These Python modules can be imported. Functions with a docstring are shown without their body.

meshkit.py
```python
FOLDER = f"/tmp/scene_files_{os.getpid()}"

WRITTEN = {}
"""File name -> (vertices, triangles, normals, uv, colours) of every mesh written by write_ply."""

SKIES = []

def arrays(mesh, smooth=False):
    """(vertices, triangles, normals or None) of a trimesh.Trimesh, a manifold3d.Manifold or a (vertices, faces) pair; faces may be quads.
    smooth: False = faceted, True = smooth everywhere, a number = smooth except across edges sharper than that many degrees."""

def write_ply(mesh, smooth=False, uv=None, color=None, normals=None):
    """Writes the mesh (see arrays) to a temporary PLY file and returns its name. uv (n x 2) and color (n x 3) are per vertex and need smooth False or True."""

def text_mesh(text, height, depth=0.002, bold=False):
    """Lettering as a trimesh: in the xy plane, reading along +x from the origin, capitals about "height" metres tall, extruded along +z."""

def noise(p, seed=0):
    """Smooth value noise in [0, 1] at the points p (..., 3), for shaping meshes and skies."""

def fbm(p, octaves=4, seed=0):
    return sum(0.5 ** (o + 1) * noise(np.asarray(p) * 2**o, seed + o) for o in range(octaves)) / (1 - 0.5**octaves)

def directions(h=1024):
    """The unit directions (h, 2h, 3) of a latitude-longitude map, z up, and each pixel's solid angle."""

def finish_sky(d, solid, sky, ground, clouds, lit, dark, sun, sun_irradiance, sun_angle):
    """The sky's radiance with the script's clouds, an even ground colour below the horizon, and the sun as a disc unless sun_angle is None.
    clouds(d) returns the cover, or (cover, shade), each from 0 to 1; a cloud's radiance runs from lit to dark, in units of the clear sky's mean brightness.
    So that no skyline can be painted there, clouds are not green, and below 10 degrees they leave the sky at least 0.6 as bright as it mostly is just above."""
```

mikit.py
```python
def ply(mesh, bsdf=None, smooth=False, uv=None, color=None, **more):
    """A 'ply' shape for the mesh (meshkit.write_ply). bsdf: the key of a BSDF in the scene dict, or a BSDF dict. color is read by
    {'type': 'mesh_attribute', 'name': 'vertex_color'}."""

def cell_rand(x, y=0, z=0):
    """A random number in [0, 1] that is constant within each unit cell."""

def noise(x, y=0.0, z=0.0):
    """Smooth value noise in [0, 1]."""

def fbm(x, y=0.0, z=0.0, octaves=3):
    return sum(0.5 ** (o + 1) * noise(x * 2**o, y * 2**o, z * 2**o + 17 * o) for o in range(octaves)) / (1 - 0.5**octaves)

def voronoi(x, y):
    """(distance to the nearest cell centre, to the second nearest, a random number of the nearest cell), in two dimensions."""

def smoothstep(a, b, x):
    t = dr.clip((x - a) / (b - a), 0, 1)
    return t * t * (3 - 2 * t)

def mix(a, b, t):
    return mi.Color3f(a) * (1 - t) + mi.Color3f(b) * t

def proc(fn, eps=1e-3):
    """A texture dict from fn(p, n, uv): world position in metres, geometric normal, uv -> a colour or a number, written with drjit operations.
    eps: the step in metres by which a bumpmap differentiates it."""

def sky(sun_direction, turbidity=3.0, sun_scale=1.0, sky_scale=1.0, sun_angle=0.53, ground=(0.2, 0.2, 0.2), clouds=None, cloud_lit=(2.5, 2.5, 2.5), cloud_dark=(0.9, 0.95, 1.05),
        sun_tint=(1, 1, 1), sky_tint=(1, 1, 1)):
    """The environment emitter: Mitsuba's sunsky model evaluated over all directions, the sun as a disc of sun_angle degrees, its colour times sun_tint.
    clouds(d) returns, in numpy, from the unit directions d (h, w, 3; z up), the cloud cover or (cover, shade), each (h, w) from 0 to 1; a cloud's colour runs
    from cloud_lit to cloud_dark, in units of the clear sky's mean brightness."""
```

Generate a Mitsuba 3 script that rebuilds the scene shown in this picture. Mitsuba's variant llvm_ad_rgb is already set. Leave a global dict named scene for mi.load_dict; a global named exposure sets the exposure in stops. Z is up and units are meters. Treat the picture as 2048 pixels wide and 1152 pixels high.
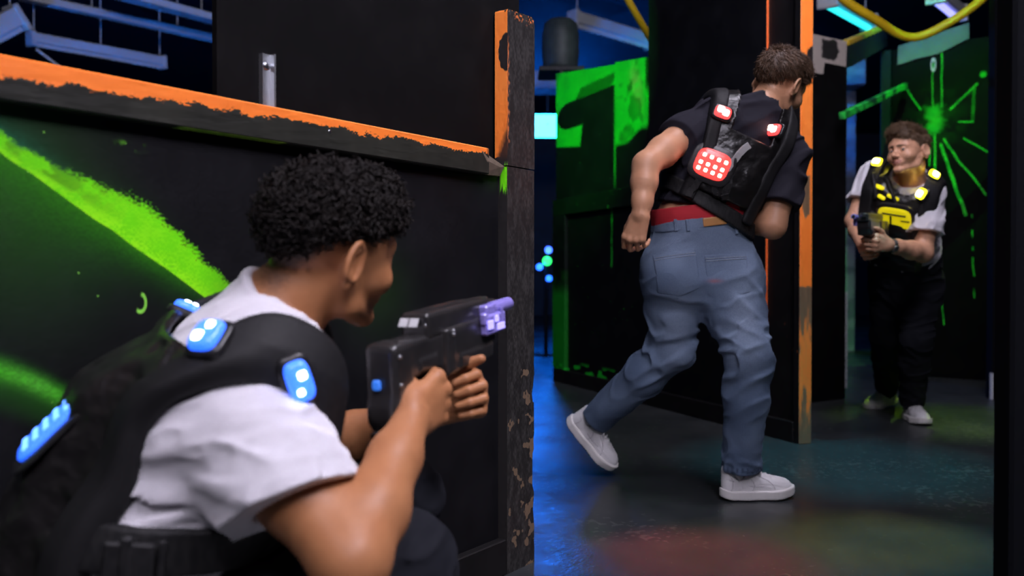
# A laser-tag arena lit by coloured lamps: a crouching player with a phaser in the foreground, a running player and a hiding player beyond.
import math, random
import numpy as np
import trimesh
import drjit as dr
import mitsuba as mi
import mikit
from mikit import ply, proc, noise, fbm, voronoi, smoothstep, mix, cell_rand
from shapely.geometry import Polygon, Point, LineString, box as sbox
from shapely.ops import unary_union

T = mi.ScalarTransform4f
scene, labels = {}, {}
rng = np.random.default_rng(7)
# ------------------------------------------------------------------ camera, lights, exposure
exposure = 0.25
FPX, CX, CAMZ, TILT = 1800.0, 1024.0, 0.8, math.atan(26 / 1800)
scene['camera'] = {'type': 'thinlens', 'fov': math.degrees(2 * math.atan(1024 / FPX)), 'fov_axis': 'x',
                   'to_world': T().look_at(origin=[0, 0, CAMZ], target=[0, math.cos(TILT), CAMZ - math.sin(TILT)], up=[0, 0, 1]),
                   'near_clip': 0.05, 'far_clip': 60.0,
                   'aperture_radius': 0.0055, 'focus_distance': 2.3}


def spot(key, at, to, rgb, cone=30.0, beam=None, weight=1.0):
    scene[key] = {'type': 'spot', 'sampling_weight': weight, 'to_world': T().look_at(origin=list(map(float, at)), target=list(map(float, to)), up=[0.03, 0.05, 1]),
                  'intensity': {'type': 'rgb', 'value': list(map(float, rgb))}, 'cutoff_angle': float(cone), 'beam_width': float(beam if beam is not None else cone * 0.55)}


def lamp_panel(key, at, to, w, h, rgb, label='unseen white square ceiling lamp, placed to light the low partition'):
    """A lit rectangle turned to its target, with an added hanging rod."""
    scene[key] = {'type': 'rectangle', 'to_world': T().look_at(origin=list(map(float, at)), target=list(map(float, to)), up=[0.01, 0.02, 1]).scale([w / 2, h / 2, 1]),
                  'emitter': {'type': 'area', 'sampling_weight': 5.0, 'radiance': {'type': 'rgb', 'value': list(map(float, rgb))}}, 'bsdf': {'type': 'diffuse', 'reflectance': {'type': 'rgb', 'value': [.5, .5, .5]}}}
    scene[key + '__rod'] = ply(trimesh.creation.cylinder(.012, segment=[[at[0], at[1], at[2] + .02], [at[0], at[1], 3.62]]), {'type': 'diffuse', 'reflectance': {'type': 'rgb', 'value': [.1, .1, .1]}})  # added rod, hangs the lit panel from the ceiling
    labels[key] = {'label': label, 'category': 'lamp'}


WH = np.array([1.0, .94, 1.11])
lamp_panel('unseen_ceiling_lamp', (1.1, .0, 3.45), (-.4, 1.6, .8), 1.2, 1.2, WH * 19)  # out of view, placed to light the low partition and crouching player
lamp_panel('unseen_ceiling_lamp_002', (.3, -1.6, 3.4), (.3, 2.0, .7), 1.0, 1.0, WH * 15.5, 'unseen white ceiling lamp farthest behind the camera, placed to light the players')  # out of view behind the camera, lights the players from the front
lamp_panel('unseen_ceiling_lamp_001', (-1.3, -.4, 3.4), (-.2, 1.5, .6), .5, .5, WH * 18, 'unseen smaller white ceiling lamp behind the camera, on the left')  # out of view at left, softer light on the crouching player
lamp_panel('unseen_overhead_lamp', (1.0, 1.0, 3.5), (1.3, 3.5, .6), .8, .8, WH * 25, 'unseen white ceiling lamp placed to light the running player')  # out of view overhead, placed to light the running player
lamp_panel('unseen_overhead_lamp_001', (1.35, 2.9, 3.5), (2.1, 4.6, .9), .8, .8, WH * 25, 'unseen white ceiling lamp placed to light the hiding player')  # out of view overhead, placed to light the hiding player
spot('unseen_blue_up_lamp', (-3.6, 5.2, 1.2), (-2.9, 7.6, 3.4), (.2, 4.0, 20), 60)  # unseen behind the low partition, turns the ceiling fixtures blue
lamp_panel('glowing_blue_strip', (.52, 13.2, 2.98), (.2, 5.0, 0), 1.0, .34, (.3, 13, 78), 'bright blue strip far behind the corner post, made to glow over the floor')  # visible blue stripe made a light, strength set for the blue floor
spot('unseen_blue_far_lamp', (2.0, 8.2, 2.2), (1.0, 11.5, 2.3), (.3, 5, 22), 60)  # unseen, lights the far duct blue
spot('unseen_blue_gap_lamp', (2.9, 8.0, 3.4), (3.4, 9.5, 2.75), (.2, 5, 22), 24)  # unseen, lights the far pillar and box blue
spot('added_green_lamp', (-.35, 4.3, 3.4), (.60, 6.05, 2.05), (3, 34, 5), 16)  # added so the green upper sheets look bright
spot('added_burst_lamp', (2.5, 5.4, 3.4), (3.3, 7.05, 1.9), (1.2, 11, 2), 23)  # added so the green starburst looks bright
spot('unseen_ceiling_blue_lamp', (2.6, 6.3, 2.75), (2.9, 7.2, 3.6), (.05, 1.0, 2.6), 70)  # unseen, tints the ceiling at upper right blue
spot('unseen_red_lamp', (.55, 2.5, 3.5), (.53, 2.52, 0), (50, 2.5, 6), 6)  # unseen spot overhead, makes the red floor patch
spot('unseen_yellow_lamp', (1.8, 2.6, 3.5), (1.12, 2.72, 0), (26, 25, 3), 6)  # unseen spot overhead, makes the yellow floor patch
spot('unseen_amber_lamp', (1.0, 2.3, 3.5), (.72, 2.55, 0), (20, 13, 1.5), 7)  # unseen spot overhead, warms the floor near the running player
spot('unseen_teal_lamp', (1.7, 3.2, 3.5), (1.42, 3.8, 0), (.6, 18, 22), 12)  # unseen spot overhead, makes the teal floor patch
spot('unseen_near_teal_lamp', (1.4, 2.4, 3.5), (1.22, 2.5, 0), (.6, 14, 18), 8)  # unseen spot overhead, teal on the nearer floor at right
spot('unseen_lime_lamp', (2.6, 5.0, 3.5), (2.5, 4.9, 0), (9, 17, 1.2), 13)  # unseen spot overhead, lime on the floor by the hiding player



def P(x, y, d):
    """The point of the place that stands d metres in front of the lens at photograph pixel (x, y)."""
    r = np.array([(x - CX) / FPX, math.cos(TILT) - math.sin(TILT) * (y - 576) / FPX, -math.sin(TILT) - math.cos(TILT) * (y - 576) / FPX])
    return r * (d / r[1]) + [0, 0, CAMZ]


# ------------------------------------------------------------------ helpers
def nrm(v):
    v = np.asarray(v, float)
    return v / np.linalg.norm(v)


COUNT = {}


def free(key):
    if key not in COUNT:
        COUNT[key] = 0
        return key
    COUNT[key] += 1
    return f'{key}_{COUNT[key]:03d}'


def add(name, mesh, bsdf, parent=None, label=None, cat=None, group=None, kind=None, smooth=False, emit=None, weight=.2, **kw):
    key = free((parent + '__' if parent else '') + name)
    d = ply(mesh, 'm_' + bsdf, smooth=smooth, **kw)
    if emit is not None:
        d['emitter'] = {'type': 'area', 'sampling_weight': weight, 'radiance': {'type': 'rgb', 'value': list(map(float, emit))}}
    scene[key] = d
    tag(key, label, cat, group, kind)
    return key


def thing(name, label, cat, group=None, kind=None):
    key = free(name)
    tag(key, label, cat, group, kind)
    return key


def tag(key, label=None, cat=None, group=None, kind=None):
    e = {k: v for k, v in dict(label=label, category=cat, group=group, kind=kind).items() if v}
    if e:
        labels[key] = e


def frame(o, x, y, z):
    m = np.eye(4)
    m[:3, 0], m[:3, 1], m[:3, 2], m[:3, 3] = x, y, z, o
    return m


def cat(*ms):
    return trimesh.util.concatenate([m for m in ms])


def bbox(lo, hi, M=None, bevel=0.0):
    """A box from lo to hi in the frame M, its edges chamfered."""
    lo, hi = np.minimum(lo, hi), np.maximum(lo, hi)
    c, e = (np.asarray(lo, float) + hi) / 2, (np.asarray(hi, float) - lo) / 2
    if bevel > 0:
        b = min(bevel, .45 * e.min())
        pts = []
        for sx in (-1, 1):
            for sy in (-1, 1):
                for sz in (-1, 1):
                    s = np.array([sx, sy, sz])
                    for k in range(3):
                        q = e - b
                        q[k] = e[k]
                        pts.append(c + s * q)
        m = trimesh.convex.convex_hull(np.array(pts))
    else:
        m = trimesh.creation.box(extents=2 * e)
        m.apply_translation(c)
    if M is not None:
        m.apply_transform(M)
    return m


def prism(poly, z0, z1, M=None):
    """A shapely polygon extruded from z0 to z1 (third axis of M)."""
    geoms = getattr(poly, 'geoms', [poly])
    m = cat(*[trimesh.creation.extrude_polygon(g, z1 - z0, engine='earcut') for g in geoms])
    m.apply_translation([0, 0, z0])
    if M is not None:
        m.apply_transform(M)
    return m


def tube(pts, r, sides=8, caps=True):
    p = np.asarray(pts, float)
    n = len(p)
    t = np.gradient(p, axis=0)
    t /= np.linalg.norm(t, axis=1, keepdims=True) + 1e-12
    up = np.array([0, 0, 1.0]) if abs(t[0, 2]) < .9 else np.array([1.0, 0, 0])
    A = np.zeros((n, 3))
    a = up - t[0] * (up @ t[0])
    for i in range(n):
        a = a - t[i] * (a @ t[i])
        a /= np.linalg.norm(a) + 1e-12
        A[i] = a
    B = np.cross(t, A)
    ang = np.arange(sides) * 2 * np.pi / sides
    rr = np.broadcast_to(r, (n,))[:, None, None]
    v = p[:, None] + rr * (np.cos(ang)[None, :, None] * A[:, None] + np.sin(ang)[None, :, None] * B[:, None])
    i, j = np.meshgrid(np.arange(n - 1), np.arange(sides), indexing='ij')
    k = (j + 1) % sides
    q = np.stack([i * sides + j, i * sides + k, (i + 1) * sides + k, (i + 1) * sides + j], -1).reshape(-1, 4)
    f = np.vstack([q[:, [0, 1, 2]], q[:, [0, 2, 3]]])
    v = v.reshape(-1, 3)
    if caps:
        m = len(v)
        v = np.vstack([v, p[:1], p[-1:]])
        jj = np.arange(sides)
        f = np.vstack([f, np.stack([np.full(sides, m), (jj + 1) % sides, jj], -1),
                       np.stack([np.full(sides, m + 1), (n - 1) * sides + jj, (n - 1) * sides + (jj + 1) % sides], -1)])
    return trimesh.Trimesh(v, f, process=False)


def spline(pts, n=24):
    from scipy.interpolate import CubicSpline
    p = np.asarray(pts, float)
    t = np.r_[0, np.cumsum(np.linalg.norm(np.diff(p, axis=0), axis=1))]
    return CubicSpline(t, p)(np.linspace(0, t[-1], n))


def lathe(profile, M=None, n=32):
    m = trimesh.creation.revolve(np.asarray(profile, float), sections=n)
    if M is not None:
        m.apply_transform(M)
    return m


# ------------------------------------------------------------------ implicit surfaces: distances in drjit, meshed by surface nets in sparse blocks
def p3(v):
    return mi.Point3f(float(v[0]), float(v[1]), float(v[2]))


def v3(v):
    return mi.Vector3f(float(v[0]), float(v[1]), float(v[2]))


def smin(a, b, k):
    if k <= 0:
        return dr.minimum(a, b)
    h = dr.maximum(k - dr.abs(a - b), 0.0)
    return dr.minimum(a, b) - h * h * (.25 / k)


def smax(a, b, k):
    return -smin(-a, -b, k)


def cap(p, a, b, ra, rb=None):
    rb = ra if rb is None else rb
    a, b = np.asarray(a, float), np.asarray(b, float)
    ba = b - a
    q = p - p3(a)
    h = dr.clip(dr.dot(q, v3(ba)) / float(ba @ ba + 1e-12), 0, 1)
    return dr.norm(q - v3(ba) * h) - (float(ra) + float(rb - ra) * h)


def chain(p, pts, rs, k=.01):
    d = None
    for i in range(len(pts) - 1):
        e = cap(p, pts[i], pts[i + 1], rs[i], rs[i + 1])
        d = e if d is None else smin(d, e, k)
    return d


def sph(p, c, r):
    return dr.norm(p - p3(c)) - float(r)


def ell(p, c, r, R=None):
    """Ellipsoid with radii r along the rows of R."""
    q = p - p3(c)
    if R is not None:
        q = mi.Vector3f(dr.dot(q, v3(R[0])), dr.dot(q, v3(R[1])), dr.dot(q, v3(R[2])))
    s = mi.Vector3f(q.x / float(r[0]), q.y / float(r[1]), q.z / float(r[2]))
    g = mi.Vector3f(s.x / float(r[0]), s.y / float(r[1]), s.z / float(r[2]))
    k0, k1 = dr.norm(s), dr.norm(g)
    return k0 * (k0 - 1.0) / (k1 + 1e-6)


def rbox(p, c, half, r, R=None):
    q = p - p3(c)
    if R is not None:
        q = mi.Vector3f(dr.dot(q, v3(R[0])), dr.dot(q, v3(R[1])), dr.dot(q, v3(R[2])))
    q = dr.abs(q) - v3(np.asarray(half, float) - r)
    return dr.norm(dr.maximum(q, 0.0)) + dr.minimum(dr.maximum(q.x, dr.maximum(q.y, q.z)), 0.0) - float(r)


def loft(p, pts, side, ws, ds, k=.05):
    """A trunk: sections of half-width ws along side and half-depth ds, along the polyline pts."""
    out = None
    for i in range(len(pts) - 1):
        a, b = np.asarray(pts[i], float), np.asarray(pts[i + 1], float)
        ax = b - a
        L = np.linalg.norm(ax)
        ax = ax / L
        s = nrm(side - ax * (side @ ax))
        f = np.cross(ax, s)
        q = p - p3(a)
        t = dr.dot(q, v3(ax))
        h = dr.clip(t / float(L), 0, 1)
        W, D = float(ws[i]) + float(ws[i + 1] - ws[i]) * h, float(ds[i]) + float(ds[i + 1] - ds[i]) * h
        m = dr.minimum(W, D)
        e = (t - h * float(L)) / m
        # a superellipse section: fuller than an ellipse
        uu, vv = dr.abs(dr.dot(q, v3(s)) / W), dr.abs(dr.dot(q, v3(f)) / D)
        kk = dr.power(dr.power(uu + 1e-6, 2.4) + dr.power(vv + 1e-6, 2.4), 1 / 2.4)
        d = (dr.sqrt(kk * kk + e * e) - 1.0) * m
        out = d if out is None else smin(out, d, k)
    return out


def plane(p, o, n):
    n = nrm(n)
    return dr.dot(p - p3(o), v3(n))


def evaluate(fn, pts):
    out = np.empty(len(pts), np.float32)
    step = 4_000_000
    for i in range(0, len(pts), step):
        q = np.ascontiguousarray(pts[i:i + step].T, np.float32)
        out[i:i + step] = np.array(fn(mi.Point3f(mi.Float(q[0]), mi.Float(q[1]), mi.Float(q[2]))))
    return out


CORN = np.array([[i, j, k] for i in (0, 1) for j in (0, 1) for k in (0, 1)])
EDGE = [(a, b) for a in range(8) for b in range(a + 1, 8) if np.abs(CORN[a] - CORN[b]).sum() == 1]


def surface(fn, lo, hi, h, bs=12, margin=.012):
    lo, hi = np.asarray(lo, float), np.asarray(hi, float)
    nb = np.maximum(1, np.ceil((hi - lo) / (h * bs)).astype(int))
    idx = np.stack(np.meshgrid(*[np.arange(n) for n in nb], indexing='ij'), -1).reshape(-1, 3)
    d = evaluate(fn, lo + (idx + .5) * bs * h)
    idx = idx[np.abs(d) < bs * h * .87 * 1.5 + margin]
    m = bs + 2
    off = np.stack(np.meshgrid(*[np.arange(-1, bs + 1)] * 3, indexing='ij'), -1)
    D = evaluate(fn, ((idx * bs)[:, None, None, None, :] + off).reshape(-1, 3).astype(np.float32) * np.float32(h) + lo.astype(np.float32)).reshape(-1, m, m, m)
    ins = D < 0
    any_ = ins.any((1, 2, 3)) & ~ins.all((1, 2, 3))
    D, ins, idx = D[any_], ins[any_], idx[any_]
    c = bs + 1
    cnt = sum(ins[:, i:i + c, j:j + c, k:k + c].astype(np.int8) for i, j, k in CORN)
    bi, ci, cj, ck = np.nonzero((cnt > 0) & (cnt < 8))
    vals = np.stack([D[bi, ci + i, cj + j, ck + k] for i, j, k in CORN], -1)
    acc, num = np.zeros((len(bi), 3)), np.zeros(len(bi))
    for a, b in EDGE:
        va, vb = vals[:, a], vals[:, b]
        x = (va < 0) != (vb < 0)
        t = np.where(x, va / np.where(x, va - vb, 1), 0)
        acc += np.where(x[:, None], CORN[a] + t[:, None] * (CORN[b] - CORN[a]), 0)
        num += x
    g = idx[bi] * bs + np.stack([ci, cj, ck], -1)          # cell index + 1
    v = lo + (g - 1 + acc / num[:, None]) * h
    size = nb * bs + 3
    key = (g[:, 0] * size[1] + g[:, 1]) * size[2] + g[:, 2]
    uk, first = np.unique(key, return_index=True)
    v = v[first]
    quads = []
    e3 = np.eye(3, dtype=int)
    S = ins[:, 1:bs + 1, 1:bs + 1, 1:bs + 1]
    for ax in range(3):
        o = e3[ax]
        S2 = ins[:, 1 + o[0]:bs + 1 + o[0], 1 + o[1]:bs + 1 + o[1], 1 + o[2]:bs + 1 + o[2]]
        bi, ci, cj, ck = np.nonzero(S != S2)
        if not len(bi):
            continue
        G = idx[bi] * bs + np.stack([ci, cj, ck], -1) + 1
        u, w = e3[(ax + 1) % 3], e3[(ax + 2) % 3]
        q = np.stack([G, G - u, G - u - w, G - w], 1)
        kk = (q[..., 0] * size[1] + q[..., 1]) * size[2] + q[..., 2]
        f = np.searchsorted(uk, kk)
        flip = ~S[bi, ci, cj, ck]
        f[flip] = f[flip][:, ::-1]
        quads.append(f)
    f = np.vstack(quads)
    f = np.vstack([f[:, [0, 1, 2]], f[:, [0, 2, 3]]])
    return trimesh.Trimesh(v, f, process=False)

# ------------------------------------------------------------------ materials
def mat(key, color, rough=.5, metallic=0.0, spec=.5, bump=None, bscale=1.0, **kw):
    col = color if isinstance(color, dict) else {'type': 'rgb', 'value': list(map(float, color))}
    rg = rough if isinstance(rough, dict) else float(rough)
    b = {'type': 'principled', 'base_color': col, 'roughness': rg, 'metallic': float(metallic), 'specular': float(spec), **kw}
    if bump is not None:
        b = {'type': 'bumpmap', 'arbitrary': bump, 'scale': float(bscale), 'bsdf': b}
    scene['m_' + key] = {'type': 'twosided', 'bsdf': b}
    return key


OA = P(985, 298, 2.34) * [1, 1, 0]                       # foot of the low partition's front face at the rail's end
UA = np.array([.57562, .81772, 0])
NA = np.array([.81772, -.57562, 0])
MA = frame(OA, UA, NA, [0, 0, 1])
OB = np.array([1.355, 4.235, 0])                         # foot of the far partition's near end
VB = nrm([-.3789, .9254, 0])
NB = np.array([-VB[1], VB[0], 0])
MB = frame(OB, VB, NB, [0, 0, 1])
OD = np.array([2.996, 7.267, 0])
AD = nrm([.793, -.609, 0])
ND = np.array([AD[1], -AD[0], 0])
MD = frame(OD, AD, ND, [0, 0, 1])


def loc(p, o, u, n):
    q = p - p3(o)
    return dr.dot(q, v3(u)), dr.dot(q, v3(n)), q.z


def soft_in(x, a, b, e):
    return smoothstep(a - e, a + e, x) * (1 - smoothstep(b - e, b + e, x))


BLK = (.0048, .0044, .0047)
GRN = (.20, .92, .01)
ORG = (1.0, .235, .03)


def scuffs(x, y, z, base=BLK):
    n1 = fbm(x * 9, y * 9, z * 9, 3)
    n2 = noise(x * 70, y * 70, z * 14)
    n3 = noise(x * 33 + 5, y * 33, z * 33)
    c = mix(base, (base[0] * 2.0, base[1] * 1.95, base[2] * 1.9), smoothstep(.35, .8, n1) * .7 + .3 * n2)
    return mix(c, (.09, .085, .07), smoothstep(.945, .99, n3 * .62 + n2 * .38) * .5)


mat('black_paint', proc(lambda p, n, uv: scuffs(p.x, p.y, p.z)), .5, spec=.4,
    bump=proc(lambda p, n, uv: fbm(p.x * 60, p.y * 60, p.z * 25, 3)), bscale=.0012)
mat('black_sheet', proc(lambda p, n, uv: scuffs(p.x, p.y, p.z, (.0032, .0031, .0035))), .7, spec=.08)


def brush(p):
    return fbm(p.x * 90, p.y * 90, p.z * 22, 3) + .5 * noise(p.x * 300, p.y * 300, p.z * 120)


def post_col(p, n, uv):
    s, nn, z = loc(p, OA, UA, NA)
    b = brush(p)
    c = mix((.016, .0147, .0144), (.044, .041, .039), smoothstep(.5, 1.2, b))
    side = smoothstep(-.35, -.75, dr.dot(n, v3(UA)))               # the narrow face towards the crouching player
    rag = noise(s * 200 + 3, nn * 160, z * 90)
    o = soft_in(z + (rag - .5) * .014, 1.112, 1.503, .003)
    blob = dr.sqrt(dr.square((nn + .002 + (rag - .5) * .006) / .026) + dr.square((z - 1.392) / .052))
    low = smoothstep(.0, .05, (1.205 - z) - (-.004 - nn) * 2.4 + (rag - .5) * .012)
    o = o * smoothstep(.93, 1.03, blob) * (1 - low)
    orange = mix(ORG, (.95, .30, .06), noise(s * 12, nn * 40, z * 9))
    c1 = mix(mix((.02, .018, .018), (.07, .03, .02), low * smoothstep(1.1, 1.13, z)), orange, o)
    g = soft_in(z + (noise(nn * 330, 2.0, z * 18) - .5) * .035, 1.028, 1.083, .006) * smoothstep(-.026, -.018, nn)
    c1 = mix(c1, GRN, g)
    fr = smoothstep(.010, .0, s - .066 + (rag - .35) * .016) * soft_in(z, 1.15, 1.42, .02) * .7
    fr = dr.maximum(fr, smoothstep(.62, .8, noise(s * 220, 1.0, z * 150)) * smoothstep(1.475, 1.5, z) * .8)
    c2 = mix(c, (.75, .2, .05), fr)
    chip = noise(s * 95, nn * 60, z * 55)
    chip = fbm(s * 38 + 2, nn * 30, z * 30, 3)
    w = smoothstep(.66, .70, chip + smoothstep(.12, .19, s) * .12 - smoothstep(.10, .35, dr.abs(z - .22)) * .10 - smoothstep(.5, .9, z) * .3)
    c2 = mix(c2, (.20, .135, .085), w * .75)
    edge = smoothstep(.5, .8, dr.dot(n, v3(UA)))
    c2 = mix(c2, (.55, .2, .05), edge * smoothstep(.45, .6, noise(s * 9, 4.0, z * 18)) * smoothstep(.7, .5, z))
    return mix(c2, c1, side)


mat('post_paint', proc(post_col), .46, spec=.5, bump=proc(lambda p, n, uv: brush(p)), bscale=.0011)


def rail_col(p, n, uv):
    s, nn, z = loc(p, OA, UA, NA)
    base = scuffs(p.x, p.y, p.z, (.013, .0135, .0105))  # green light on the rail put into its olive base colour
    rag = fbm(s * 26, 3.0, z * 40, 3) + .35 * noise(s * 260, 1.0, z * 300)
    edge = 1.1276 - (.019 + .010 * smoothstep(-.5, -1.2, s)) + (rag - .68) * .024
    o = smoothstep(edge - .0015, edge + .0015, z) * smoothstep(-.012, -.03, s)
    orange = mix(ORG, (.90, .20, .03), noise(s * 14, 1.0, z * 60) * .7)
    low = smoothstep(1.0625, 1.0605, z) * smoothstep(.72, .8, noise(s * 8, 2.0, 1.0)) * .8
    return mix(mix(base, orange, o), (.35, .6, .05), low)


mat('rail_paint', proc(rail_col), .5, spec=.4, bump=proc(lambda p, n, uv: fbm(p.x * 25, p.y * 25, p.z * 110, 3)), bscale=.0012)


def panel_col(p, n, uv):
    s, nn, z = loc(p, OA, UA, NA)
    c = scuffs(p.x, p.y, p.z, (.0042, .0042, .0054))
    sp = noise(s * 260, 1.0, z * 260)
    rag = fbm(s * 40, 5.0, z * 40, 3)
    z1 = .986 - .632 * (s + 1.217) + .004 * (noise(s * 30, 0, 7) - .5)
    w = .034 + .052 * smoothstep(-1.2, -.95, s) - .022 * smoothstep(-.95, -.82, s)
    h = (z - z1) / w
    core = smoothstep(0, .05, h) * smoothstep(1.12, .86, h + (rag - .5) * .28 + (sp - .5) * .22)
    thin = smoothstep(-1.05, -1.2, s)
    core = core * (1 - .5 * smoothstep(.35, .65, rag) * smoothstep(-.98, -1.15, s) * smoothstep(.25, .5, h)) * smoothstep(-.70, -.88, s)
    body = mix((.16, .80, .006), (.34, 1.0, .012), smoothstep(.25, .75, rag * .6 + sp * .4) * (.4 + .6 * smoothstep(.5, .0, h)))
    # green glow painted below the stripe, overspray above
    under = dr.exp(dr.minimum(h, 0.0) * w / (.020 + .045 * smoothstep(-.95, -1.2, s))) * smoothstep(.06, -.02, h) * smoothstep(-.78, -1.0, s)
    over = dr.exp(-dr.maximum(h - .8, 0.0) * w / .020) * smoothstep(.7, .95, h) * (.10 + .16 * thin) * smoothstep(-.85, -1.0, s)
    c = mix(c, (.035, .30, .004), under * (.45 + .25 * sp))
    c = mix(c, mix((.05, .33, .02), (.01, .40, .22), thin), over * (.6 + .6 * sp))
    c = mix(c, body, core)
    # the second, lower stripe
    z2 = .655 - .40 * (s + 1.217) - 1.6 * dr.square(s + 1.217)
    k = (z - z2) / .015
    m2 = dr.exp(-dr.square(k)) * smoothstep(-.98, -1.12, s) * (.55 + .5 * sp)
    c = mix(c, mix((.05, .45, .01), (.12, .62, .05), rag), dr.minimum(m2, 1))
    c = mix(c, (.03, .24, .01), smoothstep(.06, .0, dr.abs(z - z2 + .02)) * .22 * smoothstep(-.95, -1.15, s))
    # wide green glow painted in, a patch low down, specks and a curl
    c = mix(c, (.02, .12, .004), smoothstep(-.95, -1.25, s) * smoothstep(.62, .9, z) * .2)
    c = mix(c, (.03, .50, .01), dr.exp(-dr.square((s + .515) / .05) - dr.square((z - .392 - (s + .515) * .2) / .016)) * .9)
    c = mix(c, (.03, .11, .012), dr.exp(-dr.square((s + .40) / .10) - dr.square((z - .76) / .09)) * .16)
    d, e, r = voronoi(s * 14 + 3, z * 14)
    dot = smoothstep(.075, .045, d + .05 * r) * smoothstep(.76, .80, r) * smoothstep(-.3, -.6, s)
    c = mix(c, (.25, .7, .08), dot * .9)
    q = dr.sqrt(dr.square((s + .985) / .012) + dr.square((z - .752) / .018))
    c = mix(c, (.28, .8, .08), smoothstep(.28, .1, dr.abs(q - .85)) * smoothstep(-.99, -.985, s + .3 * (.752 - z)) * .9)
    c = mix(c, (.1, .35, .02), smoothstep(.55, .75, rag) * dr.exp(-dr.square((s + 1.005) / .022) - dr.square((z - 1.022) / .008)))
    # black runs
    col = noise(s * 48, 9.0, .5)
    run = smoothstep(.80, .88, col) * soft_in(z + .1 * noise(s * 20, 3, 1), .70, .93, .01) * soft_in(s, -1.24, -1.07, .01)
    return mix(c, (.006, .009, .004), run * .85)


mat('panel_paint', proc(panel_col), .52, spec=.22, bump=proc(lambda p, n, uv: fbm(p.x * 120, p.y * 120, p.z * 120, 2)), bscale=.0005)


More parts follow.
